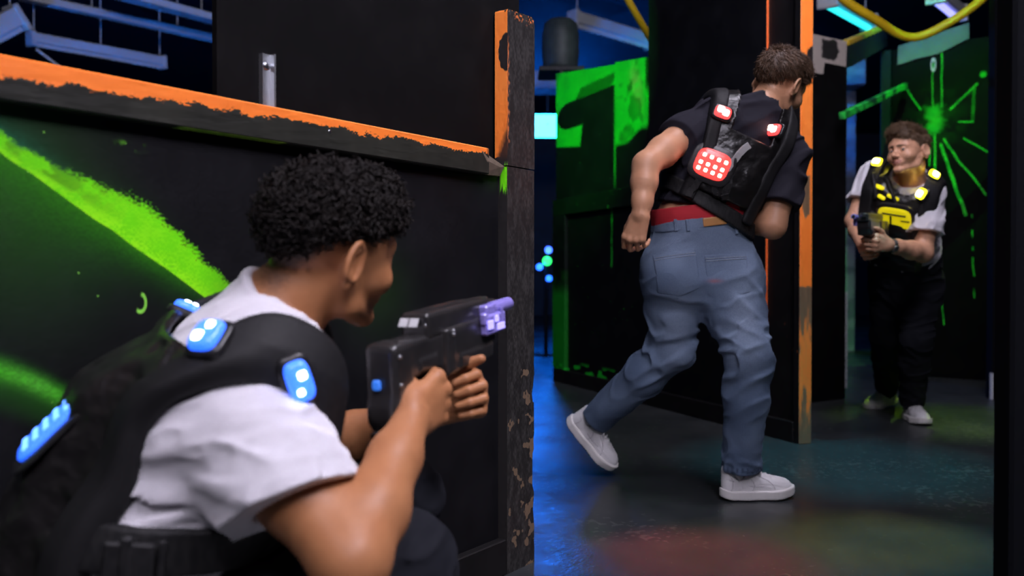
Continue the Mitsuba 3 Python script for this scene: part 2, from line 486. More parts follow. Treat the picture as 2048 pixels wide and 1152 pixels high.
def far_col(p, n, uv):
    s, nn, z = loc(p, OB, VB, NB)
    c = scuffs(p.x, p.y, p.z, (.0035, .0038, .0052))
    rag = fbm(s * 7, 3.0, z * 7, 3)
    fine = noise(s * 40, 1.0, z * 40)
    g = mix((.005, .72, .03), (.03, .95, .05), rag)
    # the left sheet: a green ground with a black band and a black bulb left bare
    left = smoothstep(1.853, 1.86, s)
    band = soft_in(z + (s - 2.15) * .02, 2.035, 2.135, .012) * soft_in(s + (z - 2.08) * 1.2, 1.88, 2.42, .03)
    rx = dr.maximum(s - 2.55, 0) / .19
    bulb = smoothstep(1.06, .98, dr.sqrt(rx * rx + dr.square(dr.maximum(dr.abs(z - 1.965) - .0, 0) / .093))) * smoothstep(1.7, 1.75, s)
    stem = soft_in(s, 1.80, 2.36 - (z - 1.74) * .25, .012) * smoothstep(2.03, 2.0, z)
    gl = smoothstep(1.725, 1.74, z + (s - 2.5) * -.12) * (1 - dr.maximum(dr.maximum(band * .9, bulb), stem))
    # the right sheet: mottled
    mot = smoothstep(.42, .62, rag + .25 * (1 - smoothstep(0, .14, dr.abs(s - 1.60))) * smoothstep(2.1, 1.8, z) - .1)
    gr = smoothstep(-.02, .02, z - 1.66 - .06 * smoothstep(1.70, 1.45, s) + (rag - .5) * .05) * (1 - .75 * mot)
    yl = dr.exp(-dr.square((s - 1.57) / .07) - dr.square((z - 1.99 - (s - 1.57) * 1.1) / .09))
    gcol = mix(g, (.30, .62, .12), yl * smoothstep(.3, .5, rag) * (1 - left))
    edge = smoothstep(1.475, 1.44, s) * smoothstep(1.9, 2.0, z)
    G = left * gl + (1 - left) * gr * (1 - edge)
    G = dr.maximum(G, soft_in(s, 1.838, 1.868, .006) * smoothstep(1.29, 1.72, z) * .62)
    G = dr.maximum(G, soft_in(s + .008 * noise(z * 20, 1, 1), 1.893, 1.909, .004) * soft_in(z, .85, 1.26, .01) * (.25 + .3 * smoothstep(.5, .7, noise(z * 45, 4, 2))))
    G = dr.maximum(G, smoothstep(.97, 1.0, noise(s * 45, 8.0, z * 45)) * .5)
    G = G * smoothstep(1.40, 1.44, s)
    st = smoothstep(2.55, 2.57, s) * soft_in(z + (rag - .5) * .2, .02, .72, .10)
    G = dr.maximum(G, st * .32)
    G = dr.maximum(G, smoothstep(.60, .72, noise(s * 16, 2, z * 30)) * soft_in(z, .085, .16, .02) * smoothstep(1.3, 1.9, s) * .7)
    G = dr.maximum(G, soft_in(z, 1.24, 1.37, .01) * smoothstep(1.42, 1.45, s) * .006)
    return mix(c, gcol, G)


mat('far_paint', proc(far_col), .55, spec=.15)


def end_col(p, n, uv):
    s, nn, z = loc(p, OB, VB, NB)
    rag = fbm(nn * 60, 2.0, z * 9, 3)
    grain = noise(nn * 260, 5.0, z * 7)
    wood = mix((.115, .075, .045), (.22, .135, .075), grain * .6 + rag * .4)
    orange = mix(ORG, (.97, .26, .04), noise(nn * 30, 2, z * 6))
    top = smoothstep(.742, .752, z + (rag - .5) * .03)
    bare = soft_in(z + (rag - .5) * .06, 1.08, 1.262, .006) * smoothstep(-.062, -.05, nn) * smoothstep(-.006, -.016, nn + .3 * (1.12 - z) * smoothstep(1.14, 1.1, z))
    mid = soft_in(z, .12, .60, .08) * smoothstep(.38, .58, rag + .25 * soft_in(z, .3, .52, .1) - .05)
    o = dr.maximum(top * (1 - bare), mid * .8)
    c = mix(wood, orange, o)
    blot = smoothstep(.055, .045, dr.sqrt(dr.square((nn + .07) * 1.3) + dr.square((z - 1.83))) + (rag - .5) * .02)
    c = mix(c, (.015, .012, .012), blot)
    face = smoothstep(-.4, -.7, dr.dot(n, v3(VB)))
    front = scuffs(p.x, p.y, p.z)
    drip = smoothstep(.955, .985, noise(s * 70, 3, z * 16)) * smoothstep(.9, .2, z) * .6
    return mix(mix(front, ORG, drip), c, face)


mat('end_paint', proc(end_col), .5, spec=.4)
mat('orange_edge', proc(lambda p, n, uv: mix((.9, .16, .03), (.35, .06, .015), smoothstep(.3, .7, noise(p.x * 5, 1, p.z * 11)) * smoothstep(.9, .5, p.z) + .0 * p.z)), .5)


def seg(t, z, a, b, w):
    (ax, az), (bx, bz) = a, b
    dx, dz = bx - ax, bz - az
    L = dx * dx + dz * dz
    h = dr.clip(((t - ax) * dx + (z - az) * dz) / L, 0, 1)
    d = dr.sqrt(dr.square(t - ax - dx * h) + dr.square(z - az - dz * h))
    return smoothstep(w, w * .45, d)


BURST = [((.36, 2.11), (.366, 2.45), .009), ((.425, 2.10), (.428, 2.59), .012), ((.489, 2.078), (.671, 2.248), .017), ((.549, 1.975), (.654, 1.972), .013),
         ((.584, 1.844), (.773, 1.714), .013), ((.443, 1.85), (.739, 1.406), .014), ((.425, 1.812), (.602, 1.26), .021), ((.378, 1.90), (.385, 1.60), .016),
         ((.345, 1.86), (.345, 1.66), .010), ((.272, 2.094), (.149, 2.323), .013), ((.407, 1.229), (.427, .86), .010), ((.427, .86), (.453, .412), .007)]


def burst_col(p, n, uv):
    t, nn, z = loc(p, OD, AD, ND)
    c = scuffs(p.x, p.y, p.z, (.0016, .0018, .0018))
    wob = (noise(t * 9, 1, z * 9) - .5) * .012
    rag = fbm(t * 14, 2, z * 14, 3)
    m = mi.Float(0)
    for a, b, w in BURST:
        m = dr.maximum(m, seg(t + wob, z + wob, a, b, w * .72) * (.55 + .45 * smoothstep(.3, .55, rag)))
    r = dr.sqrt(dr.square((t - .375) / .085) + dr.square((z - 2.02) / .12))
    m = dr.maximum(m, smoothstep(1.25, .25, r + (rag - .5) * 1.3) * .75)
    painted_haze = dr.exp(-dr.square((t - .42) / .16) - dr.square((z - 1.99) / .22)) * .05 * smoothstep(.25, .7, rag)  # soft green glow round the burst put into the colour
    end = smoothstep(.03, .018, dr.sqrt(dr.square(t - .716) + dr.square(z - 2.318)))
    m = dr.maximum(m, dr.maximum(painted_haze, end))
    m = dr.maximum(m, seg(t, z, (.654, 2.231), (.647, 1.984), .016) * .4 * rag)
    m = dr.maximum(m, seg(t + wob, z, (.643, 1.258), (.671, .609), .008) * smoothstep(.6, .75, noise(z * 25, 3, 1)) * .5)
    c = mix(c, mix((.005, .50, .04), (.06, .90, .04), rag), m)
    ring = dr.sqrt(dr.square((t - .366) / .020) + dr.square((z - 2.44) / .055))
    return mix(c, (.75, .72, .68), smoothstep(.32, .2, dr.abs(ring - .75)))


mat('burst_paint', proc(burst_col), .6, spec=.06)


def floor_col(p, n, uv):
    a = fbm(p.x * 1.7, p.y * 1.7, 0, 4)
    b = fbm(p.x * 14, p.y * 9, 3, 3)
    sp = noise(p.x * 90, p.y * 90, 1)
    c = mix((.017, .020, .023), (.040, .044, .045), smoothstep(.3, .75, a) * .7 + .3 * b)
    scratch = smoothstep(.72, .86, noise(p.x * 60 + p.y * 25, p.y * 60 - p.x * 30, 2) * .55 + .45 * fbm(p.x * 2.5, p.y * 2.5, 9, 2))
    c = mix(c, (.25, .25, .23), scratch * .10)
    return mix(c, (.28, .28, .25), smoothstep(.965, 1.0, sp) * .25)


mat('floor_paint', proc(floor_col), proc(lambda p, n, uv: .20 + .26 * fbm(p.x * 5, p.y * 5, 1, 3) + .08 * noise(p.x * 50, p.y * 50, 2)), spec=.5,
    bump=proc(lambda p, n, uv: fbm(p.x * 28, p.y * 28, 0, 3) + .35 * noise(p.x * 160, p.y * 160, 3), eps=2e-3), bscale=.0011)
mat('ceiling_paint', (.010, .012, .018), .8, spec=.1)
mat('dark_wall', proc(lambda p, n, uv: mix((.014, .014, .018), (.028, .028, .032), fbm(p.x * 3, p.y * 3, p.z * 3, 3))), .6, spec=.3)
mat('raw_wood', proc(lambda p, n, uv: mix((.10, .075, .055), (.20, .15, .11), fbm(p.x * 60, p.y * 60, p.z * 60, 3))), .8, spec=.2)
mat('near_dark', (.003, .0035, .005), .8, spec=.08)
mat('aluminium', (.62, .64, .68), .42, 1.0)
mat('steel', (.50, .52, .55), .28, 1.0)
mat('white_metal', (.55, .57, .60), .45, spec=.5)
mat('yellow_hose', proc(lambda p, n, uv: mix((.80, .52, .01), (.55, .36, .01), fbm(p.x * 9, p.y * 9, p.z * 9, 2))), .45)
mat('teal_paint', (.003, .011, .011), .5, spec=.2)
mat('white_sheet', proc(lambda p, n, uv: mix((.16, .16, .17), (.08, .08, .09), fbm(p.x * 6, p.y * 6, p.z * 6, 3))), .7)
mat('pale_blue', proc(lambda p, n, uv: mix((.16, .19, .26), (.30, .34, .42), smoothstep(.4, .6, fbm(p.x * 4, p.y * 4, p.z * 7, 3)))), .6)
mat('drum', proc(lambda p, n, uv: mix((.010, .016, .017), (.06, .085, .085), fbm(p.x * 9, p.y * 9, p.z * 9, 3))), .55)
mat('patch', proc(lambda p, n, uv: mix((.42, .36, .32), (.014, .013, .013), smoothstep(.040, .034, dr.sqrt(dr.square((p.x - 2.01) * 1.0) + dr.square((p.z - 2.222))) * .55 + .03 * (fbm(p.x * 18, p.y * 18, p.z * 18, 2) - .5)))), .7)
mat('bulb_off', (.6, .6, .6), .4)

# ------------------------------------------------------------------ the room
add('floor', bbox([-7, -4, -.1], [8, 18, 0]), 'floor_paint', kind='structure', label='dark polished concrete floor with coloured reflections')
add('ceiling', bbox([-7, -4, 3.6], [8, 18, 3.7]), 'ceiling_paint', kind='structure', label='black ceiling lit blue by the lamps')
for nm, lo, hi in (('wall_back', [-7, 17.9, 0], [8, 18, 3.6]), ('wall_left', [-7, -4, 0], [-6.9, 17.9, 3.6]), ('wall_right', [7.9, -4, 0], [8, 17.9, 3.6]), ('wall_front', [-6.9, -4, 0], [7.9, -3.9, 3.6])):
    add(nm, bbox(lo, hi), 'dark_wall', kind='structure', label='dark wall of the hall')

# low partition beside the crouching player
lowA = thing('low_partition', 'low black partition with sprayed green stripes and orange-edged top rail, behind the crouching player', 'partition')
add('panel', bbox([-2.2, -.046, 0], [.065, -.028, 1.1], MA, .002), 'panel_paint', lowA)
add('top_rail', bbox([-2.2, -.0275, 1.0600], [-.012, 0, 1.1276], MA, .003), 'rail_paint', lowA, label='black rail with a ragged orange top edge')
add('base_rail', bbox([-2.2, -.0275, 0], [.064, 0, .095], MA, .003), 'black_paint', lowA)
pts = np.array([[-.046, -.027, 1.062], [.058, -.027, 1.062], [.058, -.02, 1.098], [.020, -.024, 1.108], [-.03, -.018, 1.123], [-.046, -.016, 1.1276], [-.046, .0, 1.118], [-.022, .001, 1.094], [.036, -.001, 1.083], [.058, -.004, 1.088], [.050, -.012, 1.062], [-.04, -.012, 1.06]])
m = trimesh.convex.convex_hull(pts)
m.apply_transform(MA)
add('broken_corner', m, 'raw_wood', lowA, label='broken bare wood end of the rail')
bx = [.047, -.007]
for k, s in enumerate((-.57, -1.45)):
    m = trimesh.creation.icosphere(2, .0045)
    m.apply_scale([1, .4, 1])
    m.apply_translation([s, .0005, 1.098])
    m.apply_transform(MA)
    add('screw', m, 'steel', lowA, smooth=True)

post = thing('corner_post', 'scuffed black post with orange and green painted side at the end of the low partition', 'post')
zz = [.0, .042, .06, .10, .139, .15, .19, .2, .215, .305, .315, .345, .36, .445, .449, .466, .472, .49, .512, .53, .552, .60]
ss = [.1955, .1965, .194, .1955, .1905, .1885, .1945, .193, .186, .187, .1935, .1915, .1945, .1935, .188, .1845, .1835, .189, .1925, .1955, .1935, .1945]
poly = Polygon([(.065, 0)] + [(s, z) for s, z in zip(ss, zz)] + [(.1945, 1.0885), (.065, 1.0885)])
M2 = MA @ np.array([[1, 0, 0, 0], [0, 0, 1, 0], [0, 1, 0, 0], [0, 0, 0, 1.0]])


def prism_face(poly, n0, n1, M, bev=.0):
    m = prism(poly, n0, n1, None)
    m.apply_transform(np.array([[1, 0, 0, 0], [0, 0, 1, 0], [0, 1, 0, 0], [0, 0, 0, 1.0]]))
    m.apply_transform(M)
    return m


add('lower_board', prism_face(poly, -.040, 0, MA), 'post_paint', post, label='lower board with a chipped right edge')
up = Polygon([(.065, 1.0915), (.194, 1.0915), (.1945, 1.49), (.190, 1.503), (.180, 1.510), (.068, 1.505), (.065, 1.50)])
add('upper_board', prism_face(up, -.040, .0015, MA), 'post_paint', post, label='upper board with a bright orange side face')

tallA = thing('tall_partition', 'tall plain black partition standing behind the low partition', 'partition')
add('sheet', bbox([-.81, -.066, 0], [.192, -.048, 2.05], MA, .002), 'black_sheet', tallA)
mb = add('wall_bracket', cat(bbox([-.7135, -.0475, 1.102], [-.6950, -.036, 1.237], MA), bbox([-.6949, -.0475, 1.102], [-.6905, -.024, 1.237], MA)), 'aluminium', None, 'aluminium bracket screwed to the tall black partition above the low rail', 'bracket')
m = trimesh.creation.icosphere(3, .0085)
m.apply_scale([1, .55, 1])
m.apply_translation([-.7045, -.0355, 1.213])
m.apply_transform(MA)
add('bolt', m, 'steel', mb, smooth=True)

# far partition with the orange end that the running player leans round
farB = thing('far_partition', 'long black partition with orange end behind the running player', 'partition')
add('end_post', bbox([0, -.072, 0], [.045, 0, 2.75], MB, .003), 'end_paint', farB, label='wooden end post painted orange, bare wood below')
add('panel', bbox([.046, -.066, .0], [.276, -.030, 2.75], MB), 'end_paint', farB)
add('panel', bbox([.280, -.066, .0], [1.415, -.021, 2.75], MB), 'far_paint', farB)
add('edge_strip', bbox([.2765, -.040, .55], [.2795, -.0205, 2.75], MB), 'orange_edge', farB, label='thin orange joint')
add('base_rail', bbox([.046, -.0295, 0], [2.76, 0, .100], MB, .004), 'black_paint', farB)
add('end_stile', bbox([2.56, -.029, .101], [2.77, 0, 1.239], MB, .003), 'far_paint', farB)
add('middle_rail', bbox([1.43, -.029, 1.24], [2.77, 0, 1.362], MB, .003), 'far_paint', farB)
add('panel', bbox([1.418, -.066, 0], [2.77, -.030, 1.363], MB), 'far_paint', farB)
add('panel', prism_face(Polygon([(1.856, 1.364), (2.77, 1.364), (2.77, 2.318), (1.856, 2.192)]), -.066, -.030, MB), 'far_paint', farB, label='upper sheet sprayed bright green around black shapes')
add('panel', prism_face(Polygon([(1.445, 1.364), (1.852, 1.364), (1.852, 2.205), (1.445, 2.148)]), -.066, -.028, MB), 'far_paint', farB, label='upper sheet with mottled green paint')

# partition between the orange end and the hiding player
OC = np.array([1.88, 5.625, 0])
AC = nrm([.839, .544, 0])
MC = frame(OC, AC, [AC[1], -AC[0], 0], [0, 0, 1])
parC = thing('narrow_partition', 'narrow black partition with torn pale patch at its top, beside the hiding player', 'partition')
add('panel', bbox([-.9, -.05, 0], [.325, 0, 2.30], MC, .003), 'black_sheet', parC)
pp = [(0.03, 2.06), (.085, 2.06), (.10, 2.135), (.31, 2.135), (.318, 2.298), (-.08, 2.298), (-.06, 2.07)]
add('bare_patch', prism_face(Polygon(pp), .0005, .003, MC), 'patch', parC, label='torn pale patch with a black blot')
add('edge_strip', bbox([.3255, -.03, .07], [.338, .003, .69], MC), 'white_metal', parC, label='pale metal edge strip')

# partition with the green burst
parD = thing('burst_partition', 'black partition painted with a green starburst behind the hiding player', 'partition')
add('panel', bbox([.062, -.05, 0], [.98, 0, 2.60], MD, .003), 'burst_paint', parD)
add('post', bbox([-.02, -.06, 0], [.058, .03, 2.60], MD, .004), 'teal_paint', parD)
add('top_cover', prism_face(Polygon([(.105, 2.47), (.11, 2.62), (.62, 2.72), (.62, 2.60), (.40, 2.515), (.25, 2.50)]), .002, .02, MD), 'white_sheet', parD, label='crumpled pale sheet along the top')
hdr = thing('header_beam', 'teal beam with a yellow edge joining the narrow partition to the burst partition', 'beam')
a, b = P(1688, 92, 5.85), P(1766, 58, 7.3)
ax = nrm(b - a)
sd = nrm(np.cross(ax, [0, 0, 1]))
Mh = frame(a, ax, sd, np.cross(sd, ax))
L = np.linalg.norm(b - a)
add('beam', bbox([0, -.03, -.14], [L, .03, 0], Mh, .003), 'teal_paint', hdr)
add('edge', bbox([0, -.034, .001], [L, .034, .03], Mh, .002), 'yellow_hose', hdr)
a, b = P(1684, 232, 5.5), P(1810, 172, 7.05)
ax = nrm(b - a)
sd = nrm(np.cross(ax, [0, 0, 1]))
Ms = frame(a, ax, sd, np.cross(sd, ax))
L = np.linalg.norm(b - a)
mat('green_bar', proc(lambda p, n, uv: mix((.01, .10, .03), (.03, .85, .08), smoothstep(.35, .6, fbm(p.x * 9, p.y * 9, p.z * 9, 2)))), .5)
add('diagonal_brace', bbox([0, -.02, -.022], [L, .02, .022], Ms, .004), 'green_bar', None, 'slanting green-painted bar left of the starburst', 'bar')

# far post and the near dark partition at the right edge
pF = P(1990.5, 550, 5.80)
add('far_post', bbox([pF[0] - .024, 5.78, 0], [pF[0] + .05, 5.86, 2.9], None, .004), 'near_dark', None, 'thin dark post right of the green starburst', 'post')
pf = P(1981, 550, 5.80)
add('post_foot_strip', bbox([pf[0] - .006, 5.765, 0], [pf[0] + .006, 5.79, .17], None, .001), 'white_metal', None, 'short pale metal strip at the foot of the far post', 'strip')
add('near_partition', bbox([.856, 1.54, 0], [2.3, 1.60, 2.6], None, .006), 'near_dark', None, 'blurred dark partition closest to the camera at the right edge', 'partition')

# ------------------------------------------------------------------ things under the ceiling
def batten(name, a, b, w, h, bs, label, group=None, rods=(), parts=True, emit=None):
    k = thing(name, label, 'light fixture', group)
    a, b = np.asarray(a, float), np.asarray(b, float)
    ax = nrm(b - a)
    sd = nrm(np.cross(ax, [0, 0, 1]))
    M = frame(a, ax, sd, np.cross(sd, ax))
    L = np.linalg.norm(b - a)
    add('housing', bbox([0, -w / 2, -h * .4], [L, w / 2, h / 2], M, .006), bs, k)
    for e in (0, L):
        add('end_cap', bbox([e - .02, -w * .62, -h * .75], [e + .02, w * .62, h * .62], M, .006), bs, k)
    t = tube([(M @ [.03, 0, -h * .55, 1])[:3], (M @ [L - .03, 0, -h * .55, 1])[:3]], w * .2, 10)
    add('tube', t, 'bulb_off', k, smooth=40, emit=emit)
    for r in rods:
        q = (M @ [L * r, 0, 0, 1])[:3]
        add('hanging_rod', tube([q, [q[0], q[1], 3.6]], .006, 6), bs, k)
    return k


batten('tube_light', P(-60, 82, 6.6), P(33, 34, 6.9), .14, .15, 'white_metal', 'pale tube light at the left edge above the low partition', rods=(.85,))
batten('tube_light', P(62, 76, 7.4), P(324, 124, 8.4), .09, .09, 'white_metal', 'slim tube light with a hanging rod above the low partition', rods=(.02, .5, .98))
batten('tube_light', P(1146, 36, 8.6), P(1300, 82, 9.2), .12, .12, 'white_metal', 'tube light above the green-painted sheet', rods=(.05,))
batten('tube_light', P(1655, -4, 6.6), P(1738, 44, 7.6), .12, .10, 'white_metal', 'turquoise tube light left of the yellow hose', rods=(.9,), emit=(.03, 1.1, 1.2))
batten('tube_light', P(1872, -12, 6.8), P(1916, 26, 7.4), .12, .10, 'white_metal', 'lilac tube light inside the curve of the yellow hose', rods=(.9,), emit=(.5, .5, 1.8))
for k, (a, b, w, lb) in enumerate(((P(40, -8, 7.2), P(470, 86, 8.4), .10, 'long pale ceiling bar with a joint, nearer the slim tube light'), (P(230, -14, 7.2), P(470, 50, 7.9), .15, 'wide pale ceiling bar, upper of the two beside the tall partition'))):
    ax = nrm(b - a)
    sd = nrm(np.cross(ax, [0, 0, 1]))
    M = frame(a, ax, sd, np.cross(sd, ax))
    L = np.linalg.norm(b - a)
    t = thing('ceiling_bar', lb, 'bar')
    add('bar', bbox([0, -w / 2, -.03], [L, w / 2, .03], M, .006), 'white_metal', t)
    for r in (.3, .7):
        q = (M @ [L * r, 0, .03, 1])[:3]
        add('hanger', tube([q, [q[0], q[1], 3.6]], .006, 6), 'white_metal', t)
for k, (xs, d) in enumerate((((P(105, 100, 8), P(150, 330, 8)), 0), ((P(1000, 300, 9), P(1000, 300, 9)), 0))[:1]):
    add('dangling_cable', tube(spline([P(72, 98, 7.44), P(110, 124, 7.5), P(150, 190, 7.6), P(157, 330, 7.6), P(157, 330, 7.6) * [1, 1, 0] + [0, 0, .004]], 14), .012, 6), 'white_metal', None, 'thin cable hanging below the tube lights', 'cable')

hose = spline([P(1640, -70, 6.0), P(1700, 8, 6.0), P(1760, 45, 6.05), P(1826, 75, 6.1), P(1890, 50, 6.05), P(1960, 2, 6.0), P(2010, -60, 6.0)], 40)
add('yellow_hose', tube(hose, .029, 12), 'yellow_hose', None, 'thick yellow hose hanging in a loop from the ceiling at upper right', 'hose', smooth=True)
add('yellow_hose', tube(spline([P(1215, -80, 6.5), P(1255, -2, 6.5), P(1286, 52, 6.6), P(1330, 120, 6.9)], 20), .026, 12), 'yellow_hose', None, 'yellow hose slanting down behind the tall black sheet left of the running player', 'hose', smooth=True)

# the drum on its dark pillar behind the green sheet
c = P(1121, 142, 6.98)
sh = add('shelf', bbox([c[0] - .17, 6.80, c[2] - .035], [c[0] + .17, 7.16, c[2] - .001], None, .004), 'dark_wall', None, 'dark shelf behind the green-sprayed sheet, under the drum', 'shelf')
add('bracket', bbox([c[0] - .015, 6.80, c[2] - .24], [c[0] + .015, 6.84, c[2] - .036], None, .002), 'dark_wall', sh)
prof = [(0, 0), (.11, 0), (.135, .03), (.145, .15), (.143, .27), (.127, .36), (.09, .392), (0, .397)]
M = np.eye(4)
M[:3, 3] = c
add('drum', lathe(prof, M, 36), 'drum', None, 'dark mottled drum standing above the green-sprayed sheet', 'drum', smooth=50)
# blue-lit things far off
for (x0, y0, x1, y1, d, th, nm, lb) in ((1060, 140, 1100, 176, 10, .4, 'far_duct', 'dim blue-lit duct above the glowing blue strip'),):
    a, b = P(x0, y1, d), P(x1, y0, d)
    add(nm, cat(bbox([a[0], d, a[2]], [b[0] + .4, d + th, b[2]], None, .02), bbox([b[0] + .2, d + .1, b[2] - .02], [b[0] + .24, d + .14, 3.6])), 'pale_blue', None, lb, 'duct')
a, b = P(1684, 545, 9.4), P(1713, 172, 9.4)
add('far_pillar', bbox([a[0] - .25, 9.4, 0], [b[0], 9.6, b[2]], None, .01), 'pale_blue', None, 'blue-lit pillar seen through the gap left of the hiding player', 'pillar')
a, b = P(1670, 172, 9.2), P(1729, 112, 9.2)
add('far_box', cat(bbox([a[0], 9.15, a[2] + .003], [b[0], 9.65, b[2]], None, .01)), 'pale_blue', None, 'blue-lit box on top of the far pillar', 'box')
bc = thing('distant_lights', 'distant small blue and green lights on an added stand, seen past the corner post', 'lamp')
c = P(1092, 540, 9.0)  # pole and base added to carry the distant lights
add('pole', tube([[c[0], c[1], 0.02], [c[0], c[1], 1.12]], .02, 10), 'dark_wall', bc)
add('base', lathe([(0, 0), (.16, 0), (.16, .02), (0, .03)], frame([c[0], c[1], 0], [1, 0, 0], [0, 1, 0], [0, 0, 1])), 'dark_wall', bc)
for (x, y, r, e) in ((1097, 500, .036, (.15, .5, 5)), (1094, 522, .045, (.05, 2.6, .3)), (1079, 534, .034, (.05, .5, 5)), (1098, 557, .032, (.05, .45, 4))):
    m = trimesh.creation.icosphere(2, r)
    m.apply_translation(P(x, y, 8.97))
    add('lamp', m, 'bulb_off', bc, smooth=True, emit=e)

# ------------------------------------------------------------------ people: one implicit body each, clothes as offsets of the same skeleton
def local(p, C, R, s=1.0):
    """Coordinates of p in the frame with rows R at C."""
    q = p - p3(C)
    return mi.Point3f(dr.dot(q, v3(R[0])) / s, dr.dot(q, v3(R[1])) / s, dr.dot(q, v3(R[2])) / s)


def axes(fwd, up):
    """Rows right, forward, up."""
    f = nrm(fwd)
    r = nrm(np.cross(f, up))
    return np.array([r, f, np.cross(r, f)])


def yaw_pitch_roll(yaw, pitch=0.0, roll=0.0):
    """Rows right, forward, up; yaw clockwise from +y in degrees, pitch up, roll to the right."""
    y, pt, ro = map(math.radians, (yaw, pitch, roll))
    f = np.array([math.sin(y) * math.cos(pt), math.cos(y) * math.cos(pt), math.sin(pt)])
    r = np.array([math.cos(y), -math.sin(y), 0])
    u = np.cross(r, f)
    return np.array([r * math.cos(ro) - u * math.sin(ro), f, u * math.cos(ro) + r * math.sin(ro)])


def head_sdf(p, ear=True, flare=.30):
    """A head: right, forward, up in metres from the point between the ears."""
    ax = dr.abs(p.x)
    pz = p.z
    p = mi.Point3f(p.x, p.y, dr.select(p.z < 0, p.z / .85, p.z))
    q = mi.Point3f(ax, p.y, p.z)
    d = ell(p, (0, -.010, .046), (.0765, .099, .088))
    d = smin(d, ell(p, (0, .026, .042), (.067, .070, .072)), .03)
    d = smin(d, ell(p, (0, .026, -.022), (.059, .066, .080)), .035)
    d = smin(d, cap(q, (.055, -.004, -.035), (.050, .010, -.072), .014, .013), .03)
    d = smin(d, cap(q, (.050, .010, -.072), (.012, .076, -.100), .012, .015), .03)
    d = smin(d, sph(p, (0, .080, -.102), .016), .022)
    d = smin(d, sph(q, (.043, .062, -.024), .024), .028)              # cheekbones
    d = smin(d, cap(q, (.006, .090, .030), (.044, .076, .032), .009, .008), .016)
    d = smax(d, -ell(q, (.031, .101, .012), (.017, .015, .011)), .014)
    nose = smin(cap(p, (0, .090, .020), (0, .116, -.022), .0075, .0105), sph(q, (.011, .103, -.026), .0085), .010)
    d = smin(d, nose, .010)
    d = smax(d, -sph(q, (.0065, .108, -.0355), .0032), .003)
    d = smin(d, ell(p, (0, .082, -.058), (.030, .020, .022)), .018)
    lips = smin(cap(q, (.004, .1005, -.0535), (.025, .088, -.0500), .0052, .0028), cap(q, (.0, .0995, -.0635), (.023, .089, -.0550), .0062, .003), .003)
    d = smin(d, lips, .004)
    d = smax(d, -cap(q, (.0, .1070, -.0585), (.029, .0900, -.0505), .0022, .0018), .002)
    ball = sph(q, (.031, .0815, .011), .0125)
    lid = smax(sph(q, (.031, .0815, .011), .0142), -rbox(q, (.031, .098, .0108), (.014, .02, .0033), .003), .001)
    d = smin(dr.minimum(d, ball), lid, .004)
    if ear:
        # the ear: a shell turned out from the head, rim rolled, lobe below
        c, s_ = math.cos(flare), math.sin(flare)
        ex, ey, ez = ax - .0735, p.y + .014, pz - .002
        u, w = ey * c - ex * s_, ex * c + ey * s_        # u: along the ear (forward), w: out of the ear's plane
        u2, z2 = u * .966 - ez * .259, ez * .966 + u * .259
        rr = dr.sqrt(dr.square((u2 + .010) / .0175) + dr.square((z2 - .004) / .0295))
        rim = dr.sqrt(dr.square((rr - 1.0) * .0195) + dr.square(w - .012)) - .0043
        rim = smax(rim, -(z2 + .022), .004)
        plate = smax((rr - 1.0) * .0175, dr.abs(w - .008) - .0022, .003)
        anti = dr.sqrt(dr.square((rr - .62) * .019) + dr.square(w - .011)) - .0030
        anti = smax(anti, u2 + .006, .004)
        lobe = dr.norm(mi.Vector3f((u2 + .006) / 1.0, (z2 + .026) / 1.1, (w - .007) / .5)) * .6 - .0060
        root = cap(mi.Point3f(ex, ey, ez), (-.006, -.002, .018), (-.006, .002, -.018), .010)
        trag = sph(mi.Point3f(u2, z2, w), (.0055, -.004, .008), .0052)
        e = smin(smin(rim, plate, .004), smin(anti, lobe, .004), .004)
        e = smin(e, trag, .004)
        e = smin(e, root, .008)
        d = smin(d, e, .006)
    return d


def hand_parts(Wr, F, B, right, flex, scale=1.0, thumb=((.75, .62, -.20), (.95, .25, -.2), (.98, .0, -.2)), splay=(6, 1, -4, -10)):
    """Chains of joints for a hand: wrist, direction to the knuckles, back of the hand; flex: per finger the three bends in degrees."""
    F = nrm(F)
    B = nrm(B - F * (B @ F))
    Tt = np.cross(B, F) * (1 if right else -1)
    s = scale
    out = {'palm': [], 'fingers': [], 'W': Wr}
    lat = (.030, .009, -.012, -.031)
    ln = (.088, .091, .086, .078)
    seglen = ((.043, .026, .021), (.047, .030, .022), (.044, .028, .022), (.034, .021, .019))
    rad = ((.0098, .0086, .0078, .0066), (.0100, .0088, .0079, .0067), (.0094, .0084, .0076, .0064), (.0082, .0073, .0067, .0058))
    for i in range(4):
        K = Wr + s * (F * ln[i] + Tt * lat[i] + B * (.004 - .004 * abs(i - 1)))
        out['palm'].append(([Wr + s * (F * .008 + Tt * lat[i] * .62), K - B * .004 * s], [.0150 * s, .0118 * s]))
        a, pts, q = 0, [K], K
        sp = math.radians(splay[i])
        F2 = F * math.cos(sp) + Tt * math.sin(sp)
        for k in range(3):
            a += math.radians(flex[i][k])
            q = q + s * seglen[i][k] * (F2 * math.cos(a) - B * math.sin(a))
            pts.append(q)
        out['fingers'].append((pts, [r * s for r in rad[i]]))
    q = Wr + s * (F * .022 + Tt * .026 - B * .010)
    pts = [q]
    for L, dv in zip((.044, .032, .027), thumb):
        v = nrm(F * dv[0] + Tt * dv[1] + B * dv[2])
        q = q + s * L * v
        pts.append(q)
    out['thumb'] = (pts, [.0165 * s, .0115 * s, .0102 * s, .0080 * s])
    return out


